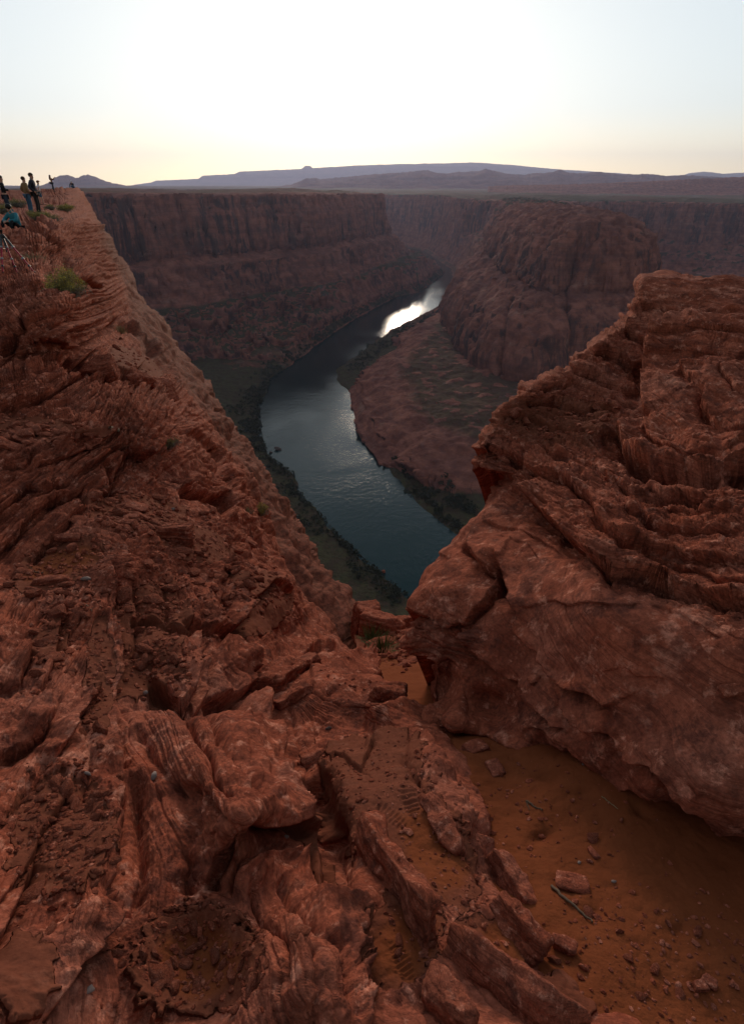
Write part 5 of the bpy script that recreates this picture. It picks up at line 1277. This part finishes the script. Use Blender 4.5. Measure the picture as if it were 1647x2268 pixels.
def person(label, base, yaw, J, h=1.74, top=None, top_kind='jacket', bottom=M_DKJEANS, shorts=False, hair=('short', M_HAIRB), shoes=M_SHOE, sleeves='long', face=0.0, cap=None, hood=None, group=None):
    """J: joint positions in metres for a 1.74 m figure standing at the origin facing +y"""
    k = h / 1.74
    root = empty("person", base, yaw); tag(root, label, "person", group); root.scale = (k, k, k)
    j = {n: V3(*p) for n, p in J.items()}
    # body: one continuous surface from feet to crown, with palms and fingers
    vs, es = [], []
    def add(p, r, link_to=None):
        vs.append((*p, r));
        if link_to is not None: es.append((link_to, len(vs) - 1))
        return len(vs) - 1
    hd = j['head']; nk = j['neck']; up = (hd - nk) / np.linalg.norm(hd - nk)
    fx = V3(-math.sin(face), math.cos(face), 0)
    pel = add(j['pelvis'], (0.145, 0.10)); bel = add(lerp(j['pelvis'], j['chest'], 0.5), (0.13, 0.09), pel); ch = add(j['chest'], (0.155, 0.10), bel)
    n0 = add(nk, 0.055, ch); jaw = add(hd - up * 0.055 + fx * 0.018, 0.072, n0); mid = add(hd + up * 0.01, (0.08, 0.094), jaw); crown = add(hd + up * 0.075, 0.068, mid)
    ns = add(hd - up * 0.02 + fx * 0.098, 0.014, jaw)
    for s, L in ((-1, 'L'), (1, 'R')):
        hip = add(j['hip' + L], 0.088, pel); kn = add(j['knee' + L], 0.058, hip); cf = add(lerp(j['knee' + L], j['ank' + L], 0.35), 0.058, kn); an = add(j['ank' + L], 0.038, cf)
        toe = add(j['toe' + L], 0.032, an)
        sh = add(j['sho' + L], 0.055, ch); el = add(j['elb' + L], 0.040, sh); wr = add(j['wri' + L], 0.028, el)
        d = j['hand' + L] - j['wri' + L]; d = d / (np.linalg.norm(d) + 1e-9)
        palm = add(j['wri' + L] + d * 0.055, (0.036, 0.018), wr)
        w = np.cross(d, V3(0.2, 0.3, 0.93)); w /= np.linalg.norm(w); c = np.cross(w, d)
        for f, (o, l) in enumerate(((-0.028, 0.062), (-0.010, 0.075), (0.010, 0.070), (0.027, 0.052))):
            b = j['wri' + L] + d * 0.095 + w * o; a1 = add(b, 0.0095, palm); a2 = add(b + d * l * 0.55 - c * 0.008, 0.0085, a1); add(b + d * l * 0.85 - c * 0.026, 0.0075, a2)
        tb = add(j['wri' + L] + d * 0.05 - w * s * 0.034, 0.011, palm); add(j['wri' + L] + d * 0.085 - w * s * 0.052 - c * 0.01, 0.009, tb)
    skin("body", vs, es, M_SKIN, root)
    # ears and eyes
    side = np.cross(fx, up)
    for s in (-1, 1):
        V, F = ball(2, (0.010, 0.010, 0.010)); link("eye", mesh_from("eye", V + hd + up * 0.012 + fx * 0.086 + side * s * 0.032, F), M_EYE, root)
        V, F = ball(2, (0.012, 0.022, 0.034)); link("ear", mesh_from("ear", V + hd - up * 0.005 + side * s * 0.088, F), M_SKIN, root)
    # top
    ts, te = [], []
    def tadd(p, r, l=None):
        ts.append((*p, r))
        if l is not None: te.append((l, len(ts) - 1))
        return len(ts) - 1
    tk = 0.022 if top_kind == 'jacket' else 0.012
    hem = tadd(j['pelvis'] + V3(0, 0, 0.02 if top_kind != 'jacket' else -0.03), (0.155 + tk, 0.11 + tk)); tb_ = tadd(lerp(j['pelvis'], j['chest'], 0.5), (0.14 + tk, 0.10 + tk), hem); tc = tadd(j['chest'], (0.165 + tk, 0.105 + tk), tb_)
    tadd(lerp(j['chest'], nk, 0.75), 0.075 + tk, tc)
    for L in 'LR':
        a = tadd(j['sho' + L], 0.062 + tk, tc); b = tadd(lerp(j['sho' + L], j['elb' + L], 0.5), 0.052 + tk, a)
        if sleeves == 'long':
            b2 = tadd(j['elb' + L], 0.047 + tk, b); tadd(lerp(j['elb' + L], j['wri' + L], 0.95), 0.035 + tk, b2)
    skin("jacket" if top_kind == 'jacket' else "shirt", ts, te, top, root)
    # trousers
    bs, be = [], []
    def badd(p, r, l=None):
        bs.append((*p, r))
        if l is not None: be.append((l, len(bs) - 1))
        return len(bs) - 1
    b0 = badd(j['pelvis'], (0.155, 0.115))
    for L in 'LR':
        a = badd(j['hip' + L], 0.098, b0); m_ = badd(lerp(j['hip' + L], j['knee' + L], 0.5), 0.082, a)
        if not shorts:
            c_ = badd(j['knee' + L], 0.068, m_); badd(lerp(j['knee' + L], j['ank' + L], 0.95), 0.058, c_)
        else: badd(lerp(j['hip' + L], j['knee' + L], 0.85), 0.078, m_)
        d = j['toe' + L] - j['ank' + L]
        skin("shoe", [(*(j['ank' + L] + V3(0, 0, 0.02)), 0.048), (*(j['ank' + L] + V3(0, 0, -0.045) - d * 0.25), 0.045), (*(j['ank' + L] + d * 0.6 + V3(0, 0, -0.02)), 0.046), (*(j['toe' + L] + d * 0.15), 0.036)], [(0, 1), (1, 2), (2, 3)], shoes, root, root=1)
    skin("shorts" if shorts else "trousers", bs, be, bottom, root)
    # hair
    kind, hm = hair
    V, F = ball(4, (0.094, 0.108, 0.10)); P = V + hd + up * 0.045 - fx * 0.02
    rel = P - hd; fr = rel @ fx; hgt = rel @ up
    lim = -0.02 + 0.75 * np.clip(fr, -0.02, 0.1)
    low = hgt < lim
    P[low] = P[low] + up * (lim - hgt)[low][:, None] * 0.9 - (rel[low] - up * hgt[low][:, None]) * 0.25
    link("hair", mesh_from("hair", P, F), hm, root)
    if kind == 'long':
        skin("long_hair", [(*(hd + up * 0.02 - fx * 0.05), 0.085), (*(hd - up * 0.10 - fx * 0.075), 0.085), (*(hd - up * 0.26 - fx * 0.10), 0.075), (*(hd - up * 0.42 - fx * 0.11), 0.035)], [(0, 1), (1, 2), (2, 3)], hm, root)
    if cap is not None:
        V, F = ball(4, (0.104, 0.116, 0.085)); P = V + hd + up * 0.075
        q = (P - hd) @ up; P[q < 0.055] += up * (0.055 - q[q < 0.055])[:, None]
        cp = link("cap", mesh_from("cap", P, F), cap, root)
        V, F = ball(3, (0.075, 0.075, 0.012)); link("peak", mesh_from("peak", V + hd + up * 0.062 + fx * 0.135, F), cap, cp)
    if hood is not None:
        skin("hood", [(*(nk + V3(0, 0, 0.02) + side * 0.07 + fx * 0.03), 0.035), (*(nk - fx * 0.085 + V3(0, 0, -0.01)), 0.062), (*(nk + V3(0, 0, 0.02) - side * 0.07 + fx * 0.03), 0.035)], [(0, 1), (1, 2)], hood, root, root=1)
    return root

def stand(lean=0.0, spread=0.12, arms='down', twist=0.0, step=0.0):
    J = dict(pelvis=(0, 0, 0.95), chest=(0, lean * 0.5, 1.33), neck=(0, lean * 0.8 + 0.005, 1.50), head=(0, lean * 0.95 + 0.02, 1.625))
    for s, L in ((-1, 'L'), (1, 'R')):
        st = step * s
        J['hip' + L] = (s * 0.09, 0, 0.90); J['knee' + L] = (s * (0.09 + spread * 0.35), 0.02 + st * 0.6, 0.49); J['ank' + L] = (s * (0.09 + spread * 0.7), -0.03 + st, 0.085); J['toe' + L] = (s * (0.10 + spread * 0.8), 0.13 + st, 0.035)
        J['sho' + L] = (s * 0.175, lean * 0.7, 1.43)
        if arms == 'down': e, w, h = (s * 0.25, -0.03, 1.15), (s * 0.25, 0.07, 0.92), (s * 0.24, 0.12, 0.80)
        elif arms == 'pockets': e, w, h = (s * 0.28, -0.08, 1.17), (s * 0.20, 0.09, 0.98), (s * 0.15, 0.13, 0.90)
        elif arms == 'crossed': e, w, h = (s * 0.25, 0.06, 1.17), (s * 0.04, 0.22, 1.17), (-s * 0.06, 0.20, 1.17)
        else: e, w, h = (s * 0.24, 0.16, 1.24), (s * 0.09, 0.36, 1.42), (s * 0.05, 0.42, 1.50)
        J['elb' + L], J['wri' + L], J['hand' + L] = e, w, h
    return J

def foot_at(px, py, D): return Vector(rays(px, py) * D)

RIGHT = R(-90)                     # facing right in the picture
def ground(px, py, D0=None):
    """point of the built rim seen at this image pixel, about D0 metres off"""
    X = SLOPE['P'].reshape(-1, 3); D = X[:, 1] * CT - X[:, 2] * ST
    U = 823.5 + FPX * X[:, 0] / D; W = 1134.0 - FPX * (X[:, 1] * ST + X[:, 2] * CT) / D
    c = (U - px) ** 2 + (W - py) ** 2
    if D0: c = c + (np.log(D / D0) * 60) ** 2
    return Vector(X[np.argmin(c)])

p = person("person in black top and dark trousers, legs apart, at the photo's left edge", ground(26, 484, 27.5), R(-60), stand(0.0, 0.32, 'crossed', step=0.08), 1.80, M_BLACK, 'shirt', M_DKJEANS, hair=('short', M_HAIRBR))
p = person("person in tan jacket and blue jeans backing onto the dark jacketed one", ground(72, 476, 31.5), R(-35), stand(0.0, 0.05, 'pockets'), 1.72, M_TAN, 'jacket', M_JEANS, hair=('short', M_HAIRBR), shoes=M_WSHOE)
p = person("tall person in dark quilted jacket with grey hood and black trousers", ground(90, 478, 31), R(-80), stand(0.02, 0.05, 'pockets'), 1.80, M_NAVY, 'jacket', M_BLACK, hair=('short', M_HAIRBR), hood=M_GREYC)
p = person("person in white T-shirt and denim shorts half hidden behind the dark jacketed one", ground(95, 457, 44), R(-60), stand(0.05, 0.08, 'down', step=0.12), 1.62, M_WHITE, 'shirt', M_JEANS, shorts=True, hair=('short', M_HAIRBR), sleeves='short', cap=M_RUST)
wo = person("long-haired person with a shoulder bag holding up a phone on the rim's end", ground(120, 424, 66), R(-75), stand(-0.06, 0.08, 'photo', step=0.10), 1.70, M_RUST, 'shirt', M_DKJEANS, hair=('long', M_HAIRBR))
bag = skin("shoulder_bag", [(0, 0, 0, (0.10, 0.07)), (0, -0.02, -0.16, (0.13, 0.08)), (0, -0.03, -0.26, (0.10, 0.06))], [(0, 1), (1, 2)], M_BLACK, None)
bag.matrix_world = wo.matrix_basis @ Matrix.Translation((-0.05, -0.21, 1.08)); tag(bag, "dark bag hanging at the hip of the long-haired person", "bag")
bm = bmesh.new(); bmesh.ops.create_cube(bm, size=1.0); bmesh.ops.scale(bm, vec=(0.075, 0.009, 0.15), verts=bm.verts); bmesh.ops.bevel(bm, geom=bm.edges[:], offset=0.003, segments=2, affect='EDGES')
me = bpy.data.meshes.new("phone"); bm.to_mesh(me); bm.free(); ph = link("phone", me, M_PHONE); ph.matrix_world = wo.matrix_basis @ Matrix.Translation((0.0, 0.47, 1.53)); tag(ph, "phone held up by the long-haired person", "phone")

def sit(face_fwd=0.0, arms='knees'):
    J = dict(pelvis=(0, 0, 0.16), chest=(0, 0.10, 0.53), neck=(0, 0.16, 0.70), head=(0, 0.21, 0.82))
    for s, L in ((-1, 'L'), (1, 'R')):
        J['hip' + L] = (s * 0.10, 0.03, 0.14); J['knee' + L] = (s * 0.22, 0.40, 0.42); J['ank' + L] = (s * 0.17, 0.58, 0.06); J['toe' + L] = (s * 0.19, 0.75, 0.03)
        J['sho' + L] = (s * 0.175, 0.12, 0.62); J['elb' + L] = (s * 0.30, 0.28, 0.42); J['wri' + L] = (s * 0.09, 0.46, 0.40); J['hand' + L] = (s * 0.02, 0.52, 0.38)
    return J
person("person in white cap and dark vest sitting hunched on the very tip of the rim", ground(163, 417, 82), R(170), sit(), 1.75, M_BLACK, 'shirt', M_JEANS, hair=('short', M_HAIRB), cap=M_WHITE)
person("black-haired person in open teal jacket sitting behind the ledge and looking left", at(46, 516, 21.2), R(160), sit(), 1.78, M_TEAL, 'jacket', M_BLACK, hair=('short', M_HAIRB), face=R(-65), hood=M_TEAL)

# ------------------------------------------------------------------ tripod on the ledge
def tripod():
    M_RED = plain("red_anodised_tube", (0.36, 0.012, 0.035), 0.5, 0.15, 40, 0.2, 0.0)
    M_BLK = plain("black_plastic", (0.015, 0.015, 0.016), 0.45, 0.2, 40, 0.5)
    M_ALU = plain("pale_clamp", (0.25, 0.24, 0.24), 0.45, 0.1, 40, 0.3, 0.0)
    f = [ground(78, 604, 11.6), ground(39, 607, 11.9), ground(6, 606, 11.4)]
    apex = at(5, 521, (f[0].y * CT - f[0].z * ST) * 1.02)
    root = empty("tripod", (f[0] + f[1] + f[2]) / 3); tag(root, "tripod with red and black telescopic legs standing on the ledge at the left edge", "tripod")
    o = np.array(root.location); A = np.array(apex) - o
    def part(nm, pts, r, mt, parent=root, sides=10):
        V, F = tubes([np.array(pts)], [np.array(r)], sides); return link(nm, mesh_from(nm, V, F), mt, parent)
    for k, ft in enumerate(f):
        B = np.array(ft) - o; top = A + np.array([0.03 * math.cos(k * 2.1), 0.03 * math.sin(k * 2.1), -0.01])
        P = lambda t: top * (1 - t) + B * t
        lg = part("leg", [P(0), P(0.3)], [0.021, 0.021], M_BLK)
        part("leg_tube", [P(0.28), P(0.62)], [0.016, 0.016], M_RED, lg); part("leg_tube", [P(0.60), P(0.82)], [0.0135, 0.0135], M_RED, lg); part("leg_tube", [P(0.80), P(0.985)], [0.011, 0.011], M_RED, lg)
        for t in (0.31, 0.62, 0.82): part("clamp", [P(t - 0.022), P(t), P(t + 0.022)], [0.023, 0.026, 0.021], M_ALU if t < 0.7 else M_BLK, lg)
        part("foot", [P(0.975), P(1.0)], [0.016, 0.013], M_BLK, lg)
        part("brace", [A + np.array([0, 0, -0.26]), P(0.33)], [0.006, 0.006], M_ALU)
    part("centre_column", [A + np.array([0, 0, -0.32]), A + np.array([0, 0, 0.05])], [0.014, 0.014], M_BLK)
    part("collar", [A + np.array([0, 0, -0.05]), A + np.array([0, 0, -0.02]), A + np.array([0, 0, 0.02])], [0.035, 0.045, 0.035], M_BLK, sides=14)
    part("head_mount", [A + np.array([0, 0, 0.04]), A + np.array([0, 0, 0.075]), A + np.array([0, 0, 0.08]), A + np.array([0, 0, 0.10])], [0.024, 0.026, 0.04, 0.04], M_BLK, sides=14)
tripod()
